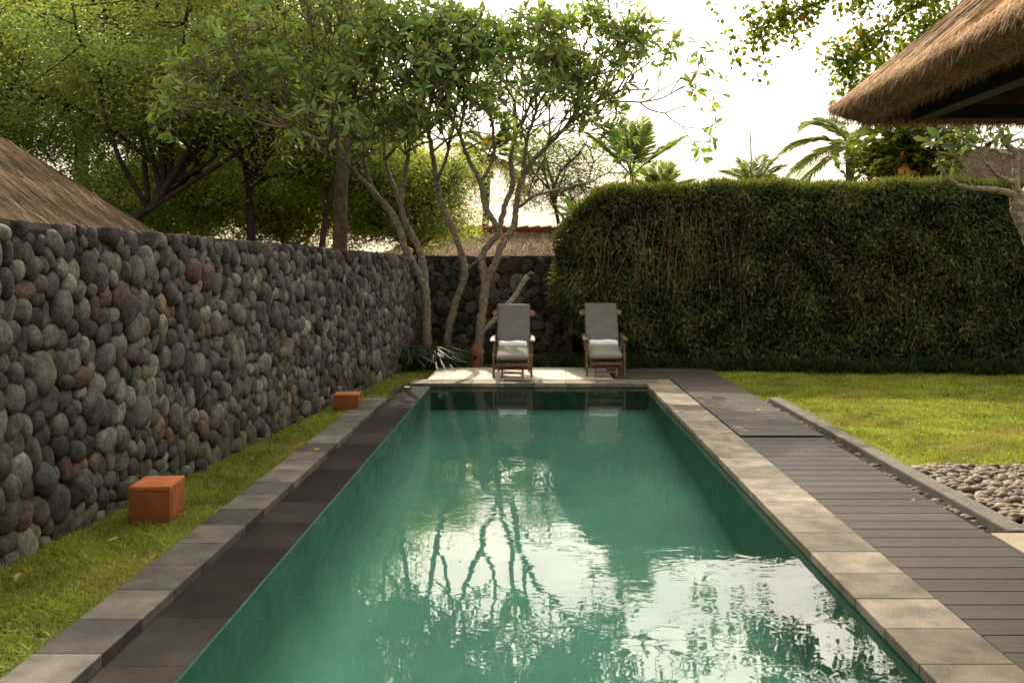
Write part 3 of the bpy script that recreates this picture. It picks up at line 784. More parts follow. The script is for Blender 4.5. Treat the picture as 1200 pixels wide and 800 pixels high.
# ------------------------------------------------------------------ frangipanis
def frangi(name, label, base, stems, limbs, seed, group, bark=(0.24, 0.19, 0.14), leafcol=(0.26, 0.34, 0.11), nleaf=(5, 9), leafL=(0.12, 0.22), keep=0.9, side=0, zside=3.1):
    """stems: lists of (point, radius); limbs: (start, direction, length, radius, level) that go on forking"""
    rng = np.random.default_rng(seed)
    root = empty(name, base, 0, label, 'tree', group)
    mb, lb = MB(), MB(); tips = []; ycap = base[1] - 0.1
    for st in stems:
        c = np.array([[*p, r] for p, r in st]); s = spline(c, 8 * len(c))
        s[:, :3] += rng.normal(0, 0.006, (len(s), 3)); rr = s[:, 3] * (1 + rng.normal(0, 0.05, len(s)))
        tube(mb, s[:, :3], rr, 10, bark)
    def grow(p, d, L, r, lvl):
        d = unit(d)
        if p[1] > ycap: d = unit(d - [0, 0.6, 0])
        m = p + d * L * 0.5 + rng.normal(0, 0.05 * L, 3); e = p + d * L + np.array([0, 0, 0.05 * L])
        tube(mb, spline([p, m, e], 5), np.linspace(r, r * 0.78, 5), 7 if r > 0.02 else 5, np.array(bark) * rng.uniform(0.8, 1.1))
        dd = unit(e - m)
        if lvl <= 0 or (lvl <= 3 and rng.uniform() < 0.15):
            tips.append((e, dd)); return
        n = 3 if rng.uniform() < 0.42 else 2
        ref = unit(np.cross(dd, rng.normal(size=3))); ref2 = np.cross(dd, ref); a0 = rng.uniform(0, 6.28)
        for i in range(n):
            a = a0 + i * 2 * math.pi / n + rng.normal(0, 0.25); th = R(rng.uniform(24, 42))
            nd_ = dd * math.cos(th) + (ref * math.cos(a) + ref2 * math.sin(a)) * math.sin(th) + np.array([0, 0, 0.10])
            grow(e, nd_, L * rng.uniform(0.72, 0.95), max(r * 0.74, 0.008), lvl - 1)
    ends = []
    for st in stems:
        c = np.array([[*p, r] for p, r in st]); q = spline(c, 30)
        ends += [x for x in q if x[2] > zside]
    ends = np.array(ends)
    for _ in range(side):
        x = ends[rng.integers(len(ends))]; a = rng.uniform(0, 6.28)
        grow(x[:3], (math.cos(a), math.sin(a) * 0.7 - 0.15, rng.uniform(0.2, 0.9)), rng.uniform(0.28, 0.42), min(x[3] * 0.6, 0.022), rng.integers(2, 5))
    for (p, d, L, r, lvl) in limbs:
        grow(np.asarray(p, float), d, L, r, lvl)
    for e, d in tips:
        if rng.uniform() > keep: continue
        n = rng.integers(*nleaf)
        ref = unit(np.cross(d, rng.normal(size=3))); ref2 = np.cross(d, ref)
        a = rng.uniform(0, 6.28, n)[:, None]; th = np.radians(rng.uniform(35, 95, n))[:, None]
        D = d * np.cos(th) + (ref * np.cos(a) + ref2 * np.sin(a)) * np.sin(th) + [0, 0, -0.08]
        N = d + rng.normal(0, 0.25, (n, 3))
        P = e + d * rng.uniform(-0.06, 0.02, (n, 1)) + unit(D) * 0.02
        c = varied(rng, leafcol, n, 0.25, 0.12)
        y = rng.uniform(size=n) < 0.012; c[y] = (0.32, 0.2, 0.03)
        L = rng.uniform(*leafL, n)
        leaves(lb, P, D, N, L, L * rng.uniform(0.28, 0.38, n), c, long=True, fold=0.12, droop=0.16)
    mb.build('trunk', M['pale_bark'], root, smooth=True)
    lb.build('crown', M['leaf_gloss'], root)
    return root

FG = 'frangipani trees at the far end of the pool'
ZA, ZB, ZC = 16.1, 16.5, 16.0
A_ = lambda x, y, dz=0.0: at(x, y, ZA + dz)
B_ = lambda x, y, dz=0.0: at(x, y, ZB + dz)
C_ = lambda x, y, dz=0.0: at(x, y, ZC + dz)
frangi('frangipani_tree', 'frangipani in the wall corner whose trunk forks low and spreads left over the wall', (*A_(500, 313)[:2], -0.05),
       [[((*A_(501, 313)[:2], -0.05), 0.085), (A_(500, 380), 0.075), (A_(499, 348), 0.075), (A_(492, 325), 0.07), (A_(476, 295), 0.062), (A_(466, 262), 0.058), (A_(450, 240), 0.05), (A_(436, 222), 0.045)],
        [(A_(499, 345), 0.06), (A_(497, 312, .15), 0.056), (A_(487, 283, .2), 0.052), (A_(474, 258, .1), 0.052), (A_(470, 235), 0.046), (A_(476, 195), 0.038), (A_(480, 165), 0.034)],
        [(A_(452, 242), 0.045), (A_(415, 200, -.6), 0.038), (A_(380, 168, -1.0), 0.032), (A_(335, 150, -1.3), 0.028)],
        [(A_(436, 222), 0.04), (A_(425, 180, -.2), 0.034), (A_(430, 140, -.4), 0.03)],
        [(A_(470, 240), 0.04), (A_(452, 190, .4), 0.032), (A_(450, 150, .6), 0.028)],
        [(A_(400, 185, -.8), 0.03), (A_(380, 130, -.9), 0.027), (A_(360, 90, -1.0), 0.024)]],
       [(A_(335, 150, -1.3), (-0.8, -0.2, 0.4), 0.47, 0.026, 5), (A_(335, 150, -1.3), (-0.5, 0.2, 0.7), 0.43, 0.024, 5),
        (A_(430, 140, -.4), (-0.3, -0.3, 0.8), 0.47, 0.028, 5), (A_(430, 140, -.4), (0.25, 0.2, 0.9), 0.43, 0.026, 5),
        (A_(480, 165), (0.1, 0.0, 1), 0.47, 0.03, 5), (A_(480, 165), (-0.4, -0.5, 0.8), 0.43, 0.028, 5),
        (A_(450, 150, .6), (-0.3, 0.4, 0.9), 0.47, 0.027, 5), (A_(360, 90, -1.0), (-0.5, 0, 0.8), 0.43, 0.024, 5), (A_(360, 90, -1.0), (0.3, -0.3, 0.9), 0.43, 0.024, 5),
        (A_(335, 150, -1.3), (-0.9, -0.3, 0.15), 0.5, 0.022, 4)], 81, FG, side=34)
frangi('frangipani_tree', 'slender frangipani with a single wavy trunk between the two forked ones', (*B_(524, 313)[:2], -0.05),
       [[((*B_(523, 313)[:2], -0.05), 0.075), (B_(526, 385), 0.068), (B_(536, 350), 0.062), (B_(545, 322), 0.058), (B_(541, 298), 0.056), (B_(529, 264), 0.052),
         (B_(519, 244), 0.05), (B_(511, 208), 0.045), (B_(505, 170), 0.04), (B_(499, 140), 0.034)],
        [(B_(512, 215), 0.03), (B_(524, 180, -.3), 0.027), (B_(532, 140, -.5), 0.024)],
        [(B_(546, 316), 0.022), (B_(560, 305, -.1), 0.016), (B_(570, 296, -.2), 0.012)]],
       [(B_(499, 140), (-0.3, 0.2, 0.9), 0.47, 0.03, 5), (B_(499, 140), (0.4, -0.3, 0.9), 0.47, 0.03, 5), (B_(532, 140, -.5), (0.2, -0.4, 0.9), 0.43, 0.024, 5)], 82, FG, side=10, zside=3.4)
frangi('frangipani_tree', 'frangipani just left of the loungers with twin upright limbs and one sawn-off side limb', (*C_(562, 313)[:2], -0.05),
       [[((*C_(560, 313)[:2], -0.05), 0.09), (C_(562, 395), 0.08), (C_(566, 357), 0.075), (C_(569, 330), 0.074), (C_(565, 302), 0.056), (C_(575, 283), 0.053), (C_(584, 270), 0.052),
         (C_(569, 243), 0.046), (C_(563, 213), 0.04), (C_(548, 185), 0.034), (C_(538, 155), 0.028)],
        [(C_(569, 332), 0.06), (C_(580, 310, -.1), 0.058), (C_(589, 285, -.15), 0.055), (C_(602, 266, -.1), 0.052), (C_(605, 240, -.1), 0.048), (C_(611, 213, -.2), 0.044), (C_(627, 187, -.3), 0.038), (C_(652, 160, -.5), 0.032), (C_(674, 138, -.6), 0.027)],
        [(C_(584, 272), 0.048), (C_(592, 240, .2), 0.045), (C_(601, 217, .3), 0.042), (C_(599, 185, .4), 0.038), (C_(606, 150, .5), 0.032)],
        [(C_(563, 215), 0.032), (C_(578, 185, .3), 0.028), (C_(578, 150, .5), 0.025)],
        [(C_(606, 245), 0.026), (C_(628, 229, -.2), 0.022), (C_(668, 219, -.4), 0.018), (C_(696, 212, -.6), 0.014)],
        [(C_(613, 210, -.2), 0.028), (C_(617, 170, -.6), 0.026), (C_(628, 130, -.9), 0.022)]],
       [(C_(538, 155), (-0.4, -0.3, 0.8), 0.43, 0.026, 5), (C_(538, 155), (0.2, 0.3, 0.9), 0.43, 0.026, 5),
        (C_(674, 138, -.6), (0.7, -0.1, 0.5), 0.43, 0.025, 5), (C_(674, 138, -.6), (0.95, 0.0, 0.4), 0.55, 0.025, 5), (C_(674, 138, -.6), (0.2, 0.2, 0.9), 0.43, 0.025, 5),
        (C_(606, 150, .5), (-0.1, 0.2, 1), 0.43, 0.028, 5), (C_(606, 150, .5), (0.5, 0.3, 0.8), 0.43, 0.028, 5),
        (C_(578, 150, .5), (-0.2, 0.2, 0.9), 0.43, 0.025, 5), (C_(628, 130, -.9), (0.1, -0.4, 0.9), 0.43, 0.022, 5), (C_(628, 130, -.9), (0.5, 0.0, 0.8), 0.41, 0.022, 5),
        (C_(696, 212, -.6), (0.5, 0, 0.25), 0.25, 0.012, 2), (C_(690, 213, -.6), (0.2, -0.3, 0.8), 0.3, 0.012, 3)], 83, FG, side=22, zside=3.3)
def cut_limb():
    tree = [o for o in bpy.data.objects if o.name.startswith('frangipani_tree') and 'sawn-off' in o.get('label', '')][0]
    mb = MB(); s = spline([[*C_(566, 388), 0.03], [*C_(584, 370, -.2), 0.042], [*C_(604, 346, -.4), 0.038], [*C_(611, 334, -.5), 0.034], [*C_(618, 324, -.6), 0.045]], 20)
    tube(mb, s[:, :3], s[:, 3], 10, (0.42, 0.36, 0.26))
    e = s[-1, :3]
    tube(mb, spline([e, e + [0.05, 0, 0.05], e + [0.1, 0, 0.03]], 6), [0.03, 0.026, 0.024, 0.022, 0.02, 0.02], 8, (0.12, 0.08, 0.055))
    o = mb.build('cut_limb', M['pale_bark'], tree, smooth=True); o['label'] = 'pale sawn-off limb'
cut_limb()
RZ = 12.2
R_ = lambda x, y, dz=0.0: at(x, y, RZ + dz)
frangi('frangipani_tree', 'pale, nearly bare frangipani leaning in at the right edge before the hedge', (*R_(1250, 313)[:2], -0.05),
       [[((*R_(1250, 313)[:2], -0.05), 0.12), (R_(1240, 380), 0.10), (R_(1215, 300), 0.09), (R_(1196, 255), 0.085), (R_(1190, 228), 0.08)],
        [(R_(1192, 232), 0.05), (R_(1190, 200), 0.042), (R_(1190, 180), 0.04), (R_(1178, 168, -.2), 0.032), (R_(1172, 152, -.4), 0.026)],
        [(R_(1191, 230), 0.05), (R_(1165, 222, -.2), 0.036), (R_(1135, 220, -.4), 0.026), (R_(1112, 210, -.5), 0.02), (R_(1103, 196, -.6), 0.014)],
        [(R_(1190, 185), 0.034), (R_(1165, 176, .2), 0.026), (R_(1142, 172, .3), 0.022), (R_(1128, 162, .4), 0.018)],
        [(R_(1188, 215), 0.034), (R_(1170, 206, -.3), 0.024), (R_(1156, 192, -.5), 0.018)],
        [(R_(1192, 235), 0.06), (R_(1225, 200, .3), 0.05), (R_(1245, 160, .5), 0.04)]],
       [(R_(1172, 152, -.4), (-0.2, 0, 0.9), 0.2, 0.018, 3), (R_(1103, 196, -.6), (-0.2, -.1, 0.7), 0.14, 0.012, 2), (R_(1128, 162, .4), (-0.6, 0, 0.5), 0.16, 0.014, 3),
        (R_(1156, 192, -.5), (-0.5, -.3, 0.5), 0.16, 0.014, 3), (R_(1140, 220, -.4), (-0.3, 0.2, 0.7), 0.14, 0.013, 3), (R_(1172, 206, -.3), (0.1, -.2, 0.8), 0.16, 0.014, 3),
        (R_(1245, 160, .5), (0.2, 0, 0.9), 0.3, 0.03, 3)], 84, None, bark=(0.30, 0.245, 0.18), leafcol=(0.10, 0.12, 0.055), nleaf=(2, 5), leafL=(0.14, 0.22))

# ------------------------------------------------------------------ palms and big-leaved plants
def frond(mb, base, d, L, droop, nl, ll, col, rng, roll=0.0, vee=0.35, bark=(0.12, 0.13, 0.04), wid=0.03):
    d = unit(d); k = 18; t = np.linspace(0, 1, k)
    pts = base + d * (t * L)[:, None] + np.array([0, 0, -1.0]) * (droop * L * t ** 2)[:, None]
    tube(mb, pts, np.linspace(0.018, 0.004, k), 5, bark)
    tan = unit(np.gradient(pts, axis=0))
    for sgn in (-1, 1):
        u = np.linspace(0.18, 0.99, nl); i = np.clip((u * (k - 1)), 0, k - 1.001); j = i.astype(int); w = (i - j)[:, None]
        P = pts[j] * (1 - w) + pts[j + 1] * w; T = tan[j]
        S = unit(np.cross(T, [0, 0, 1])) * sgn; U = np.cross(S * sgn, T)
        D = S + T * 0.75 + U * (vee + rng.normal(0, 0.08, (nl, 1))) + np.array([0, 0, -0.12])
        prof = np.sin(np.clip(u * 1.02, 0, 1) * math.pi * 0.86 + 0.36) 
        leaves(mb, P, D, U + rng.normal(0, 0.1, (nl, 3)), ll * np.clip(prof, 0.25, 1) * rng.uniform(0.9, 1.1, nl), wid, varied(rng, col, nl, 0.15, 0.06), fold=0.1, droop=0.25)

def palm(name, label, base, top, nf, L, droop, ll, col, seed, nl=34, r=0.12, spread=(0.1, 1.0), trunkcol=(0.14, 0.115, 0.09), az=None, wid=0.04, group=None):
    rng = np.random.default_rng(seed)
    root = empty(name, base, 0, label, 'palm', group)
    mb = MB(); base = np.asarray(base, float); top = np.asarray(top, float)
    pl = spline([base, base * 0.55 + top * 0.45 + [0.06, 0, 0], top], 20)
    tube(mb, pl, np.linspace(r * 1.2, r * 0.8, 20) * (1 + 0.06 * np.sin(np.arange(20) * 2.2)), 9, trunkcol)
    mb.build('trunk', M['bark'], root, smooth=True)
    for i in range(nf):
        mb = MB()
        a = (i * 2.39996 + rng.normal(0, 0.15)) if az is None else az[i % len(az)]
        up = spread[0] + (spread[1] - spread[0]) * (i / max(1, nf - 1))
        d = np.array([math.cos(a) * math.cos(up), math.sin(a) * math.cos(up), math.sin(up)])
        frond(mb, top, d, L * rng.uniform(0.85, 1.1), droop * rng.uniform(0.8, 1.2), nl, ll, col, rng, wid=wid)
        mb.build('frond', M['leaf'], root)
    return root
palm('coconut_palm', 'coconut palm with long drooping fronds rising above the hedge left of the pavilion', g0(990, 25), at(996, 172, 25), 15, 2.3, 0.55, 0.55, (0.20, 0.235, 0.12), 91, 34, 0.13, (-0.45, 1.05), wid=0.03)
palm('coconut_palm', 'distant palm half hidden behind the centre frangipani', g0(560, 32), at(572, 182, 32), 14, 2.0, 0.6, 0.6, (0.15, 0.17, 0.07), 92, 36, 0.12, (-0.4, 1.1), wid=0.05)
palm('areca_palm', 'palm with stiff upright fan-like fronds just behind the hedge near its left end', g0(741, 18), at(740, 206, 18), 8, 1.32, 0.16, 0.46, (0.22, 0.29, 0.10), 93, 22, 0.045, (0.75, 1.48), wid=0.026,
     az=[0.2, 3.0, 1.2, 4.4, 2.2, 5.5, 0.7, 3.6, 1.6])
palm('areca_palm', 'low palm peeking over the hedge to the right of the upright one', g0(775, 18.5), at(772, 232, 18.5), 7, 0.9, 0.25, 0.36, (0.21, 0.27, 0.10), 94, 20, 0.05, (0.7, 1.4), wid=0.026)
palm('areca_palm', 'feathery palm over the hedge at the foot of the thin mast', g0(886, 21), at(884, 222, 21), 11, 1.1, 0.35, 0.34, (0.18, 0.22, 0.10), 95, 20, 0.06, (0.45, 1.3), wid=0.024)

def broad_plant(label, base, n, L, W, seed, col, spread=0.9):
    rng = np.random.default_rng(seed)
    root = empty('banana_plant', base, 0, label, 'plant')
    b = np.asarray(base, float)
    mb = MB(); hgt = 2.35
    for k in range(3): tube(mb, [b + [0.12 * (k - 1), 0, 0], b + [0.15 * (k - 1), 0, hgt]], [0.06, 0.035], 8, (0.09, 0.11, 0.03))
    mb.build('stem', M['bark'], root, smooth=True)
    for i in range(n):
        a = i * 2.4 + rng.normal(0, .2); up = rng.uniform(0.45, 1.35)
        d = np.array([math.cos(a) * math.cos(up), math.sin(a) * math.cos(up), math.sin(up)])
        l = L * rng.uniform(0.75, 1.15); t = np.linspace(0, 1, 12)
        pts = b + [0.15 * (i % 3 - 1), 0, hgt] + d * (t * l)[:, None] - np.array([0, 0, 1]) * (0.35 * l * t ** 2)[:, None]
        tan = unit(np.gradient(pts, axis=0)); S = unit(np.cross(tan, [0, 0, 1])); U = np.cross(S, tan)
        w = (W * np.sin(np.clip(t * 0.95 + 0.05, 0, 1) * math.pi) ** 0.6)[:, None]; w[:2] *= 0.3
        v = np.stack([pts - S * w + U * w * 0.35, pts, pts + S * w + U * w * 0.35], 1).reshape(-1, 3)
        m = MB(); m.add(v, grid_faces(12, 3), np.asarray(col) * rng.uniform(0.7, 1.3)); m.build('leaf', M['leaf_gloss'], root)
broad_plant('clump of broad dark banana-like leaves over the rounded left end of the hedge', g0(688, 18.2), 13, 0.95, 0.11, 96, (0.05, 0.09, 0.02))

def mast():
    root = empty('antenna_mast', g0(881, 45), 0, 'thin bare antenna mast standing up into the sky above the hedge', 'mast')
    mb = MB(); tube(mb, [g0(881, 45), at(880.5, 190, 45), at(879, 152, 45)], [0.05, 0.04, 0.02], 6, (1, 1, 1)); mb.build('pole', M['metal'], root)
    mb = MB(); p = at(879.3, 160, 45)
    for k in range(3): tube(mb, [p + [-0.12, 0, -0.1 * k], p + [0.12, 0, -0.1 * k]], [0.012, 0.012], 5)
    mb.build('aerial', M['metal'], root)
mast()

# ------------------------------------------------------------------ hedge
def hedge():
    rng = np.random.default_rng(101)
    root = empty('bamboo_hedge', (4.0, 16.2, 0), 0, 'tall clipped bamboo hedge with bare stems showing and a bright leafy top', 'hedge')
    # outline in plan: round left end, then the straight front
    cx, cy, rr = 1.02, 16.35, 0.64
    arc = math.pi / 2
    def plan(s):   # s in metres along the outline from the back of the left end
        s = np.asarray(s, float); la = rr * math.pi
        ang = math.pi / 2 + np.clip(s, 0, la) / rr            # from +y through -x to -y
        x = cx + rr * np.cos(ang); y = cy + rr * np.sin(ang); nx, ny = np.cos(ang), np.sin(ang)
        e = np.maximum(s - la, 0)
        sl = 0.115
        return x + e, y - e * sl, np.where(e > 0, -sl, nx), np.where(e > 0, -1.0, ny)
    LEN = rr * math.pi + 9.0
    def topz(x): return 2.16 + 0.68 * np.clip((x - 0.4) / 1.0, 0, 1) ** 0.42 + 0.03 * np.sin(x * 2.3) + 0.02 * np.sin(x * 7.1)
    def off(z, x, s):     # how far the face bulges outward
        t = z / topz(x)
        o = -0.10 * np.clip((0.45 - t) / 0.45, 0, 1) - 0.20 * np.clip((t - 0.9) / 0.1, 0, 1) ** 2
        o = o - 0.62 * np.clip((0.46 - t) / 0.36, 0, 1) * np.clip(1 - (x - 0.3) / 1.5, 0, 1)     # hollow foot at the left end
        return o + 0.05 * np.sin(x * 3.1 + z * 2.0) * np.sin(z * 4.0 + x) + 0.03 * np.sin(s * 9 + z * 5)
    def pos(s, q, extra=0.0):
        x, y, nx, ny = plan(s); tz = topz(x); z = q * tz; o = off(z, x, s) + extra
        return np.stack([x + nx * o, y + ny * o, z], -1), np.stack([nx, ny, 0 * nx], -1)
    mb = MB(); ns, nz = 150, 30
    S, Q = np.meshgrid(np.linspace(0, LEN, ns), np.linspace(0, 0.985, nz), indexing='ij')
    v, _ = pos(S.ravel(), Q.ravel(), -0.16)
    mb.add(v, grid_faces(ns, nz), (0.010, 0.011, 0.005))
    vt = v.reshape(ns, nz, 3)[:, -1]; vb = vt.copy(); vb[:, 1] = 17.0; vb2 = vb.copy(); vb2[:, 2] = 0
    m = np.concatenate([vt, vb, vb2]); i = np.arange(ns - 1)
    f = np.concatenate([np.stack([i, i + 1, i + 1 + ns, i + ns], 1), np.stack([i + ns, i + ns + 1, i + 1 + 2 * ns, i + 2 * ns], 1)])
    mb.add(m, f, (0.010, 0.011, 0.005))
    mb.build('dark_core', M['soil'], root, smooth=True)  # near-black shell behind the leaves, closes the gaps in the hedge
    # leaves on the face
    lb = MB()
    n = 90000
    s = rng.uniform(0.2, LEN, n); q = rng.uniform(0.0, 1.0, n) ** 0.93
    ex = rng.uniform(-0.16, 0.07, n)
    P, N0 = pos(s, q, ex); x = P[:, 0]; z = P[:, 2]
    # bare brown patches high up left of centre where stems show
    bare = np.exp(-((x - 2.0) / 1.3) ** 2 - ((z - 1.95) / 0.62) ** 2) * 0.68 + 0.4 * np.exp(-((x - 5.3) / 1.0) ** 2 - ((z - 1.4) / 0.7) ** 2)
    lump = 0.5 + 0.5 * np.sin(x * 4.3 + np.sin(z * 3.7) * 1.5) * np.sin(z * 5.1 + np.sin(x * 2.9) * 1.7)
    keep = rng.uniform(size=n) > np.clip(bare * 0.85 + 0.35 * (1 - lump), 0, 0.9)
    P, N0, x, z, bare, lump, ex = (a[keep] for a in (P, N0, x, z, bare, lump, ex)); n = len(P)
    D = N0 * rng.uniform(0.1, 1.0, (n, 1)) + rng.normal(0, 0.7, (n, 3)) + [0, 0, -0.35]
    N = N0 + rng.normal(0, 0.6, (n, 3)) + [0, 0, 0.6]
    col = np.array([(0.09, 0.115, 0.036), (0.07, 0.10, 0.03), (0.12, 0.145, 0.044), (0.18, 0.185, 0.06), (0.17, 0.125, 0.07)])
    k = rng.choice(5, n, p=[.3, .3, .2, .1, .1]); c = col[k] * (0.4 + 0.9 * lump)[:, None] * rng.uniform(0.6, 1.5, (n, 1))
    br = rng.uniform(size=n) < bare * 0.7; c[br] = np.array((0.21, 0.14, 0.065)) * rng.uniform(0.4, 1.3, (br.sum(), 1))
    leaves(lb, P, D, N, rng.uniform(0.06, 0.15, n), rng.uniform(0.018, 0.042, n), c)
    # bright fresh shoots along the top
    n = 42000; s = rng.uniform(0.4, LEN, n); x, y, nx, ny = plan(s)
    back = rng.uniform(0.0, 1.3, n) ** 1.0
    tz = topz(x); px = x - nx * 0.12 - nx * np.minimum(back, 0.5) ; py = y - ny * back * 0.9 + 0.12 - 0.1
    pz = tz - 0.02 + rng.uniform(-0.12, 0.05, n) - 0.12 * np.clip(0.25 - back, 0, 1)
    P = np.stack([px, py, pz], 1)
    D = rng.normal(0, 0.55, (n, 3)) + [0, -0.15, 0.6]; N = rng.normal(0, 0.6, (n, 3)) + [0, 0, 0.5]
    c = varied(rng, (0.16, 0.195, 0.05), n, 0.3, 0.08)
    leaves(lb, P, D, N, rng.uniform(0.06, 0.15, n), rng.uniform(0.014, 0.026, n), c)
    lb.build('foliage', M['hedge'], root)
    # bare stems, each of its own
    for i in range(80):
        if i < 50: xs = rng.normal(2.0, 0.75); zz = (rng.uniform(0.9, 1.5), rng.uniform(2.2, 2.7))
        else: xs = rng.uniform(1.0, 8.0); zz = (rng.uniform(0.2, 1.4), rng.uniform(1.6, 2.5))
        xs = min(max(xs, 0.9), 8.2)
        s0 = rr * math.pi + (xs - cx) if xs > cx else rr * math.pi * 0.9
        lean = rng.normal(0, 0.18); pts = []; rng_off = rng.uniform(-0.05, 0.03)
        for t in np.linspace(0, 1, 7):
            z = zz[0] + (zz[1] - zz[0]) * t; p, _ = pos(np.array([s0]), np.array([z / 2.85]), rng_off); p = p[0]
            pts.append(p + [lean * (t - .5) + 0.02 * math.sin(t * 9 + i), 0, 0])
        mb = MB(); tone = rng.uniform(0.6, 1.25); tube(mb, pts, np.linspace(0.008, 0.005, 7), 5, np.array((0.25, 0.175, 0.085)) * tone)
        mb.build('stem', M['wood'], root, smooth=True)
hedge()

# ------------------------------------------------------------------ strap-leaved clumps
def clump_mesh(rng, n, hgt, spread, w, cols):
    mb = MB(); a = rng.uniform(0, 6.28, n); t = np.abs(rng.normal(0.55, 0.3, n)); L = hgt * rng.uniform(0.6, 1.25, n)
    D = np.stack([np.cos(a) * np.sin(t), np.sin(a) * np.sin(t), np.cos(t)], 1) * L[:, None]
    P = np.stack([np.cos(a), np.sin(a), 0 * a], 1) * (rng.uniform(0, spread, n))[:, None] + [0, 0, -0.05]
    Wv = np.stack([-np.sin(a), np.cos(a), 0 * a], 1) * (w * rng.uniform(0.7, 1.2, n))[:, None]
    bend = np.stack([np.cos(a), np.sin(a), -1.3 + 0 * a], 1) * (L * 0.38)[:, None]
    blades(mb, P, D, Wv, bend, np.asarray(cols)[rng.integers(len(cols), size=n)] * rng.uniform(0.6, 1.3, (n, 1)))
    return mb
def strap_clumps():
    rng = np.random.default_rng(111); cols = [(0.055, 0.085, 0.03), (0.08, 0.11, 0.04), (0.04, 0.065, 0.022)]
    first = None
    G = 'strap-leaved clumps along the foot of the hedge'
    spots = [(-0.2 + 0.27 * i + rng.normal(0, .05)) for i in range(32)]
    for i, x in enumerate(spots):
        y = 16.05 if x < 0.6 else 15.50 - (x - 1.02) * 0.115
        y += rng.normal(0, 0.07)
        if first is None:
            o = empty('strap_leaf_plant', (0, 0, 0), 0, 'dark grassy strap-leaved clump at the foot of the hedge or back wall', 'plant', G)
            clump_mesh(rng, 130, 0.42, 0.14, 0.015, cols).build('leaves', M['leaf_gloss'], o, world=False); first = o
        else:
            o = copy_tree(first)
        o.location = (x, y, 0); o.rotation_euler = (0, 0, rng.uniform(0, 6.28)); s = rng.uniform(0.8, 1.2); o.scale = (s, s, s)
    for px, Y, hg, n, lab in ((478, 15.3, 0.62, 170, 'big dark strap-leaved lily clump against the left wall corner'),
                              (508, 15.5, 0.62, 170, 'lily clump with some pale leaves beneath the forked frangipani'),
                              (532, 15.9, 0.46, 130, 'low dark lily clump left of the terracotta lamp'),
                              (492, 16.4, 0.75, 150, 'tall dark lily clump at the back of the wall corner'),
                              (585, 16.3, 0.45, 130, 'dark lily clump behind the left lounger')):
        o = empty('lily_plant', (at(px, 313, Y)[0], Y, 0), 0, lab, 'plant')
        c = cols if 'pale' not in lab else [(0.07, 0.09, 0.03), (0.12, 0.125, 0.07), (0.045, 0.065, 0.018), (0.03, 0.05, 0.014)]  # one clump mixes in paler leaf tones
        clump_mesh(rng, int(n * 1.3), hg, 0.22, 0.022, c).build('leaves', M['leaf_gloss'], o, world=False)
strap_clumps()

# ------------------------------------------------------------------ garden lamps
def lamp_box(label, c, sx, sy, sz, rz):
    o = empty('garden_lamp', (c[0], c[1], -0.05), rz, label, 'lamp', 'orange box lamps along the stone wall')
    oc = (0.40, 0.125, 0.04)
    mb = MB(); box(mb, (-sx / 2, -sy / 2, 0), (sx / 2, sy / 2, sz - 0.03), np.array([np.array(oc) * 0.42] * 4 + [np.array(oc) * 0.76] * 4)); mb.build('body', M['terracotta'], o, world=False, bevel=0.006)
    mb = MB(); box(mb, (-sx / 2 - .001, -sy / 2 - .001, sz - 0.028), (sx / 2 + .001, sy / 2 + .001, sz), np.array(oc) * 1.12); mb.build('lid', M['terracotta'], o, world=False, bevel=0.006)
    mb = MB(); box(mb, (sx / 2 - 0.004, -sy * 0.36, 0.04), (sx / 2 + 0.003, sy * 0.36, sz - 0.06), np.array(oc) * 0.8); mb.build('panel', M['terracotta'], o, world=False, bevel=0.002)
    return o
lamp_box('larger orange box lamp on the grass near the front of the stone wall', (-2.385, 6.32), 0.25, 0.33, 0.245, R(4))
lamp_box('smaller orange box lamp further along the stone wall near the pool end', (-2.07, 11.1), 0.27, 0.28, 0.20, R(4))
def round_lamp():
    c = at(557, 313, 15.9)
    o = empty('garden_lamp', (c[0], 15.9, -0.05), 0, 'terracotta bollard lamp with a rounded top beside the left lounger', 'lamp')
    mb = MB(); z = np.array([0, .02, .22, .28, .33, .36, .375]); r = np.array([.085, .09, .088, .082, .06, .035, .004])
    tube(mb, np.stack([0 * z, 0 * z, z], 1), r, 20, (0.34, 0.125, 0.06)); mb.build('body', M['terracotta'], o, world=False, smooth=True)
    mb = MB(); box(mb, (-.035, -.094, .13), (.035, -.084, .2), (0.05, 0.02, 0.012)); mb.build('light_slot', M['terracotta'], o, world=False)
round_lamp()

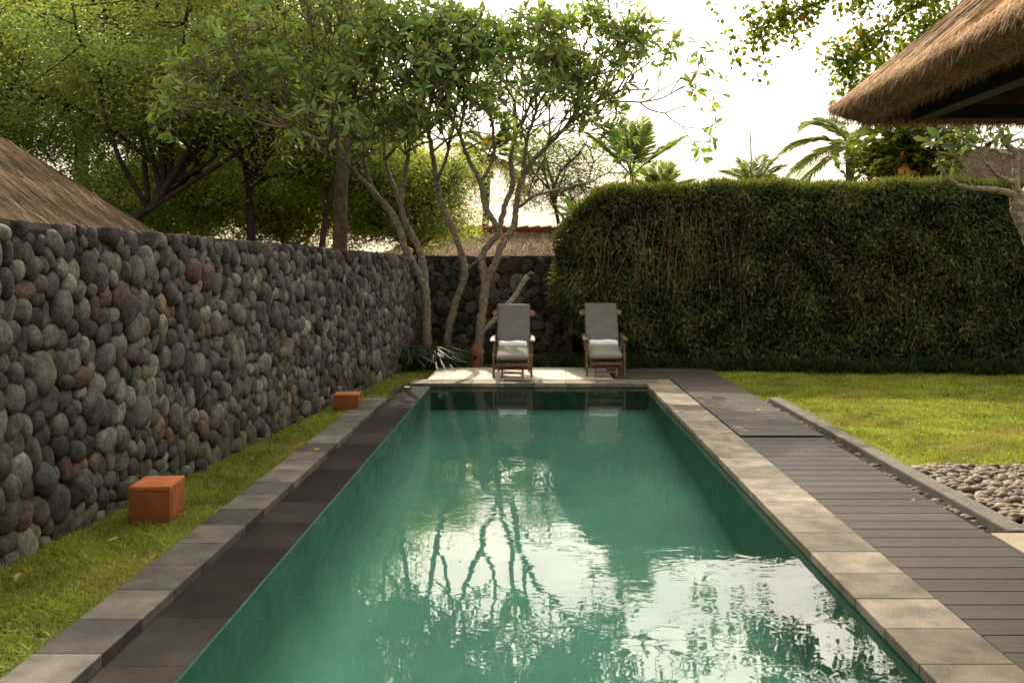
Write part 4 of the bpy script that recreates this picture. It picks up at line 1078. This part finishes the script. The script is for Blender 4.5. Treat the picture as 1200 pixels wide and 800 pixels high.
# ------------------------------------------------------------------ loungers
def pad(mb, w, l, t, M4, col, puff=1.0, nx=20, ny=26, crease=0.0):
    """soft cushion, thin at its seams"""
    u = np.linspace(-1, 1, nx); v = np.linspace(-1, 1, ny)
    U, V = np.meshgrid(u, v, indexing='ij')
    th = t / 2 * (0.30 + 0.70 * np.sqrt(np.clip(1 - np.abs(U) ** (7 * puff), 0, 1)) * np.sqrt(np.clip(1 - np.abs(V) ** (9 * puff), 0, 1)))
    X = U * w / 2 * (1 - 0.02 * np.abs(V) ** 6); Y = V * l / 2
    th = th - crease * np.exp(-(V * 6) ** 2)
    top = np.stack([X, Y, th], -1).reshape(-1, 3); bot = np.stack([X, Y, -th], -1).reshape(-1, 3)
    f = grid_faces(nx, ny); n = nx * ny
    ring = [i * ny for i in range(nx)] + [(nx - 1) * ny + j for j in range(1, ny)] + [i * ny + ny - 1 for i in range(nx - 2, -1, -1)] + [j for j in range(ny - 2, 0, -1)]
    side = [[ring[i], ring[(i + 1) % len(ring)], ring[(i + 1) % len(ring)] + n, ring[i] + n] for i in range(len(ring))]
    P = np.concatenate([top, bot]); m = np.array(M4)
    P = P @ m[:3, :3].T + m[:3, 3]
    mb.add(P, np.concatenate([f, f[:, ::-1] + n, np.array(side)[:, ::-1]]), col)

def frame_between(a, b, lift=0.0):
    """matrix whose y axis runs a->b, x stays level"""
    a = Vector(a); b = Vector(b); y = (b - a).normalized(); x = Vector((1, 0, 0)); z = x.cross(y).normalized()
    m = Matrix((x, y, z)).transposed().to_4x4(); m.translation = (a + b) / 2 + z * lift
    return m

TEAK = np.array((0.15, 0.078, 0.042))
def lounger():
    root = empty('deck_lounger', (0, 0, 0))
    W = M['wood']
    def part(name, fn, mat=W, bevel=0.004, smooth=False, parent=None):
        mb = MB(); fn(mb); return mb.build(name, mat, parent or root, world=False, bevel=bevel, smooth=smooth)
    for s in (-1, 1):
        part('front_leg', lambda m: beam(m, (s * .265, 0.0, 0), (s * .265, .10, .535), .032, .05, (0, 1, 0), TEAK))
        part('rear_leg', lambda m: beam(m, (s * .228, .95, 0), (s * .228, .42, .40), .03, .05, (0, 1, 0), TEAK * .8))
        def arm(m):
            pts = np.array([(s * .278, -0.01, .548), (s * .282, 0.1, .56), (s * .285, .35, .572), (s * .275, .66, .585)]); c = spline(pts, 12)
            for i in range(11):
                w = 0.075 - 0.03 * (i / 10)
                beam(m, c[i], c[i + 1] + (c[i + 1] - c[i]) * .02, w, .024, (0, 0, 1), TEAK * 1.05)
        part('armrest', arm)
        part('arm_strut', lambda m: beam(m, (s * .262, .52, .35), (s * .272, .6, .57), .026, .04, (0, 1, 0), TEAK * .9))
        part('seat_rail', lambda m: beam(m, (s * .205, -.06, .205), (s * .205, .68, .325), .028, .05, (0, 0, 1), TEAK))
        part('footrest_leg', lambda m: beam(m, (s * .145, -.07, 0), (s * .145, .02, .20), .03, .04, (0, 1, 0), TEAK * 1.15))
        part('back_rail', lambda m: beam(m, (s * .205, .60, .32), (s * .205, 1.10, .97), .03, .045, (0, 1, 0), TEAK))
        part('brass_bolt', lambda m: tube(m, [(s * .24, .06, .335), (s * .288, .06, .335)], [.016, .016], 12, (0.45, 0.33, 0.13)), M['metal'] if False else W)
    for z0, y0 in ((.075, -.045), (.135, -.02)):
        part('stretcher', lambda m: beam(m, (-.13, y0, z0), (.13, y0, z0), .02, .028, (0, 0, 1), TEAK * 1.1))
    part('stretcher', lambda m: beam(m, (-.25, .025, .14), (.25, .025, .14), .025, .04, (0, 0, 1), TEAK * .9))
    part('stretcher', lambda m: beam(m, (-.21, .90, .06), (.21, .90, .06), .025, .04, (0, 0, 1), TEAK * .8))
    part('front_rail', lambda m: beam(m, (-.225, -.065, .203), (.225, -.065, .203), .03, .05, (0, 0, 1), TEAK * 1.1))
    for i in range(7):
        y = .03 + i * .088
        part('seat_slat', lambda m: beam(m, (-.19, y, .232 + y * .162), (.19, y, .232 + y * .162), .05, .012, (0, 0, 1), TEAK * .9))
    for i in range(7):
        t = .12 + i * .115
        part('back_slat', lambda m: beam(m, (-.19, .60 + .5 * t, .32 + .65 * t), (.19, .60 + .5 * t, .32 + .65 * t), .012, .05, (0, .5, .65), TEAK * .9))
    def head(m):     # head rail with rounded ears
        n = 40; a = np.linspace(0, 2 * math.pi, n, endpoint=False); x = np.cos(a); z = np.sin(a)
        px = np.sign(x) * np.abs(x) ** 0.25 * .0; hx = np.where(x >= 0, .27, -.27) + .052 * x; hz = .052 * z
        y0 = 1.035; up = np.array([0, .61, .79]); nn = np.array([0, -.79, .61])
        c = np.array([0, 1.055, .918])
        f = c + np.stack([hx, 0 * hx, 0 * hx], 1) + hz[:, None] * up + nn * .012; b = f - nn * .028
        m.add(np.concatenate([f, b]), [list(range(n))[::-1], list(range(n, 2 * n))] + [[i, (i + 1) % n, n + (i + 1) % n, n + i] for i in range(n)], TEAK * 1.5)
    part('head_rail', head, bevel=0.003)
    grey = (0.165, 0.148, 0.128)
    part('back_cushion', lambda m: pad(m, .485, .86, .07, frame_between((0, .615, .345), (0, 1.125, 1.035), .045), grey), M['fabric'], 0, True)
    part('seat_cushion', lambda m: pad(m, .45, .72, .115, frame_between((0, -.11, .245), (0, .60, .355), .062), (0.26, 0.238, 0.195), .6), M['fabric'], 0, True)  # paler than the back cushion: sunlight on the seat is in its colour
    part('cushion_tie', lambda m: beam(m, (-.245, .05, .30), (-.20, .0, .32), .012, .004, (0, 0, 1), (0.5, 0.45, 0.38)), M['fabric'], 0)
    return root

def towel(label, loc, rz):
    o = empty('rolled_towel', loc, rz, label, 'towel', 'white towels on the loungers')
    mb = MB(); n = 30; k = 26
    xs = np.linspace(-.205, .205, n); rows = []
    for i, x in enumerate(xs):
        e = min(1.0, (0.205 - abs(x)) / 0.012 + 0.75)
        a = np.linspace(0, 2 * math.pi, k, endpoint=False)
        ry = .085 * e * (1 + .04 * math.sin(x * 19)); rz_ = .048 * e * (1 + .05 * math.sin(x * 13 + 1))
        rows.append(np.stack([np.full(k, x), ry * np.sign(np.cos(a)) * np.abs(np.cos(a)) ** .8, .052 + rz_ * np.sign(np.sin(a)) * np.abs(np.sin(a)) ** .8 + .004 * math.sin(x * 23)], 1))
    v = np.concatenate(rows); i = np.arange(n - 1)[:, None] * k; j = np.arange(k)[None]
    mb.add(v, np.stack([i + j, i + (j + 1) % k, i + k + (j + 1) % k, i + k + j], -1).reshape(-1, 4), (0.90, 0.88, 0.92))
    mb.add(rows[0], [list(range(k))], (0.82, 0.8, 0.84)); mb.add(rows[-1], [list(range(k))[::-1]], (0.82, 0.8, 0.84))
    mb.build('roll', M['towel'], o, world=False, smooth=True)
    mb = MB()   # the loose outer fold
    t = np.linspace(0, 1, 12); pr = np.stack([-.05 - .03 * t, .088 - .075 * t ** 1.4], 1)
    v = np.array([[(x, p[0], p[1] + .003 * math.sin(x * 40)) for p in pr] for x in xs[1:-1]]).reshape(-1, 3)
    mb.add(v, grid_faces(n - 2, 12), (0.90, 0.88, 0.92)); mb.build('loose_fold', M['towel'], o, world=False, smooth=True)
    return o

LG = 'teak loungers facing the pool'
l1 = lounger()
tag(l1, 'left teak lounger with grey cushions, beside the frangipani trunk', 'lounger', LG)
l1.location = (-0.292, 13.95, 0.002); l1.scale = (1, 1, 0.93)
l2 = copy_tree(l1); l2.location = (1.02, 14.0, 0.014); l2.rotation_euler = (0, 0, R(0.3))
tag(l2, 'right teak lounger with grey cushions, in front of the hedge', 'lounger', LG)
towel('rolled white towel on the seat of the left lounger', (-0.297, 13.95 + .47, .383), 0)
towel('rolled white towel on the seat of the right lounger', (1.02, 14.0 + .47, .396), R(1.5))

# ------------------------------------------------------------------ fallen leaves
def fallen():
    rng = np.random.default_rng(131); proto = None
    spots = [(2.5, 6.6, .004), (2.18, 8.2, .004), (2.35, 10.6, .02), (1.7, 7.2, .006), (2.05, 9.6, .02), (-1.85, 8.4, .006), (-2.4, 5.6, .0), (-2.25, 8.0, .0), (-2.55, 4.9, 0), (3.6, 9.2, 0.0), (4.4, 10.3, 0.0), (-2.35, 10.2, 0)]
    for i, (x, y, z) in enumerate(spots):
        if proto is None:
            mb = MB(); leaves(mb, np.zeros((1, 3)), np.array([[0, 1, .05]]), np.array([[0, 0, 1.0]]), 0.09, 0.045, np.array([(0.42, 0.30, 0.16)]), long=True, fold=.3, droop=-.1)
            o = proto = mb.build('fallen_leaf', M['leaf'])
        else: o = proto.copy(); COL.objects.link(o)
        o.location = (x, y, z + .008); o.rotation_euler = (rng.normal(0, .1), rng.normal(0, .1), rng.uniform(0, 6.28)); s = rng.uniform(.5, 1.0); o.scale = (s, s, s)
        tag(o, 'dry tan leaf lying ' + ['on the deck boards near the pale terrace corner', 'on the middle deck boards beside the right coping', 'on the far raised deck section near the kerb',
            'on the sunlit right coping halfway along the pool', 'on the far deck just beyond the step', 'on a left coping slab beside the dark channel',
            'on the grass just in front of the larger orange box', 'on the grass strip between the two orange boxes', 'on the nearest grass by the stone wall',
            'on the right lawn beside the kerb', 'out in the middle of the right lawn', 'on the grass near the smaller orange box'][i], 'fallen leaf', 'dry leaves scattered on paving and grass')
fallen()

# ------------------------------------------------------------------ light
SUN_EL, SUN_AZ = R(39), R(-9)
sv = Vector((math.sin(SUN_AZ) * math.cos(SUN_EL), math.cos(SUN_AZ) * math.cos(SUN_EL), math.sin(SUN_EL)))
ld = bpy.data.lights.new('sun', 'SUN'); ld.energy = 5.0; ld.angle = R(0.6); ld.color = (1.0, 0.89, 0.71)
lo = bpy.data.objects.new('sun', ld); COL.objects.link(lo); lo.location = (3, 20, 30)
lo.rotation_euler = sv.to_track_quat('Z', 'Y').to_euler()

w = bpy.data.worlds.new('World'); scene.world = w; w.use_nodes = True
nt = w.node_tree; nt.nodes.clear()
out = nt.nodes.new('ShaderNodeOutputWorld'); bg = nt.nodes.new('ShaderNodeBackground'); bg.inputs['Strength'].default_value = 0.1
sky = nt.nodes.new('ShaderNodeTexSky'); sky.sky_type = 'NISHITA'; sky.sun_disc = False; sky.sun_elevation = SUN_EL; sky.sun_rotation = SUN_AZ
sky.dust_density = 3.0; sky.air_density = 1.0
tc = nt.nodes.new('ShaderNodeTexCoord')
dot = nd(nt, 'ShaderNodeVectorMath', operation='DOT_PRODUCT'); dot.inputs[1].default_value = (math.sin(R(7)) * math.cos(R(36)), math.cos(R(7)) * math.cos(R(36)), math.sin(R(36)))
nt.links.new(tc.outputs['Generated'], dot.inputs[0])
def math_(op, a, b=None):
    m = nd(nt, 'ShaderNodeMath', operation=op)
    for k, x in enumerate((a, b)):
        if x is None: continue
        if isinstance(x, (int, float)): m.inputs[k].default_value = x
        else: nt.links.new(x, m.inputs[k])
    return m.outputs[0]
d0 = math_('MAXIMUM', dot.outputs['Value'], 0.0)
glow = math_('ADD', math_('MULTIPLY', math_('POWER', d0, 2.5), 10.0), math_('MULTIPLY', math_('POWER', d0, 14.0), 70.0))
glow = math_('ADD', glow, 10.5)
# haze cloud
mp = nd(nt, 'ShaderNodeMapping'); mp.inputs['Scale'].default_value = (1.2, 1.2, 3.2)
nt.links.new(tc.outputs['Generated'], mp.inputs['Vector'])
cn = nd(nt, 'ShaderNodeTexNoise', _Scale=3.4, _Detail=7.0, _Roughness=0.55, _Distortion=0.3); nt.links.new(mp.outputs[0], cn.inputs['Vector'])
cl = ramp(nt, cn.outputs['Fac'], [(0.38, (0.74, 0.69, 0.61)), (0.58, (1.17, 1.08, 0.90))])
sx = nd(nt, 'ShaderNodeSeparateXYZ'); nt.links.new(tc.outputs['Generated'], sx.inputs[0])
hz = ramp(nt, sx.outputs['Z'], [(0.10, 0.38), (0.34, 1.0)])
glow = math_('MULTIPLY', glow, hz)
cv = nd(nt, 'ShaderNodeVectorMath', operation='SCALE'); nt.links.new(cl, cv.inputs[0]); nt.links.new(glow, cv.inputs['Scale'])
ad = nd(nt, 'ShaderNodeVectorMath', operation='ADD'); nt.links.new(cv.outputs[0], ad.inputs[0]); nt.links.new(mul(nt, sky.outputs[0], (0.75, 0.68, 0.58)), ad.inputs[1])
nt.links.new(ad.outputs[0], bg.inputs['Color']); nt.links.new(bg.outputs[0], out.inputs['Surface'])

# ------------------------------------------------------------------ camera
cd = bpy.data.cameras.new('camera'); cam = bpy.data.objects.new('camera', cd); COL.objects.link(cam)
cam.location = (0, 0, H); cam.rotation_euler = (math.pi / 2, 0, 0)
cd.sensor_width = 36; cd.lens = F / 1200 * 36
cd.shift_x = -25 / 1200; cd.shift_y = -87 / 1200
cd.clip_start = 0.05; cd.clip_end = 600
cd.dof.use_dof = True; cd.dof.focus_distance = 7.0; cd.dof.aperture_fstop = 6.3
scene.camera = cam

scene.render.engine = 'CYCLES'
cy = scene.cycles
cy.use_denoising = True
cy.max_bounces = 8; cy.diffuse_bounces = 6; cy.glossy_bounces = 3; cy.transmission_bounces = 6; cy.transparent_max_bounces = 12
cy.sample_clamp_indirect = 6.0
cy.caustics_reflective = False; cy.caustics_refractive = False
scene.view_settings.view_transform = 'Standard'; scene.view_settings.look = 'None'; scene.view_settings.exposure = 0
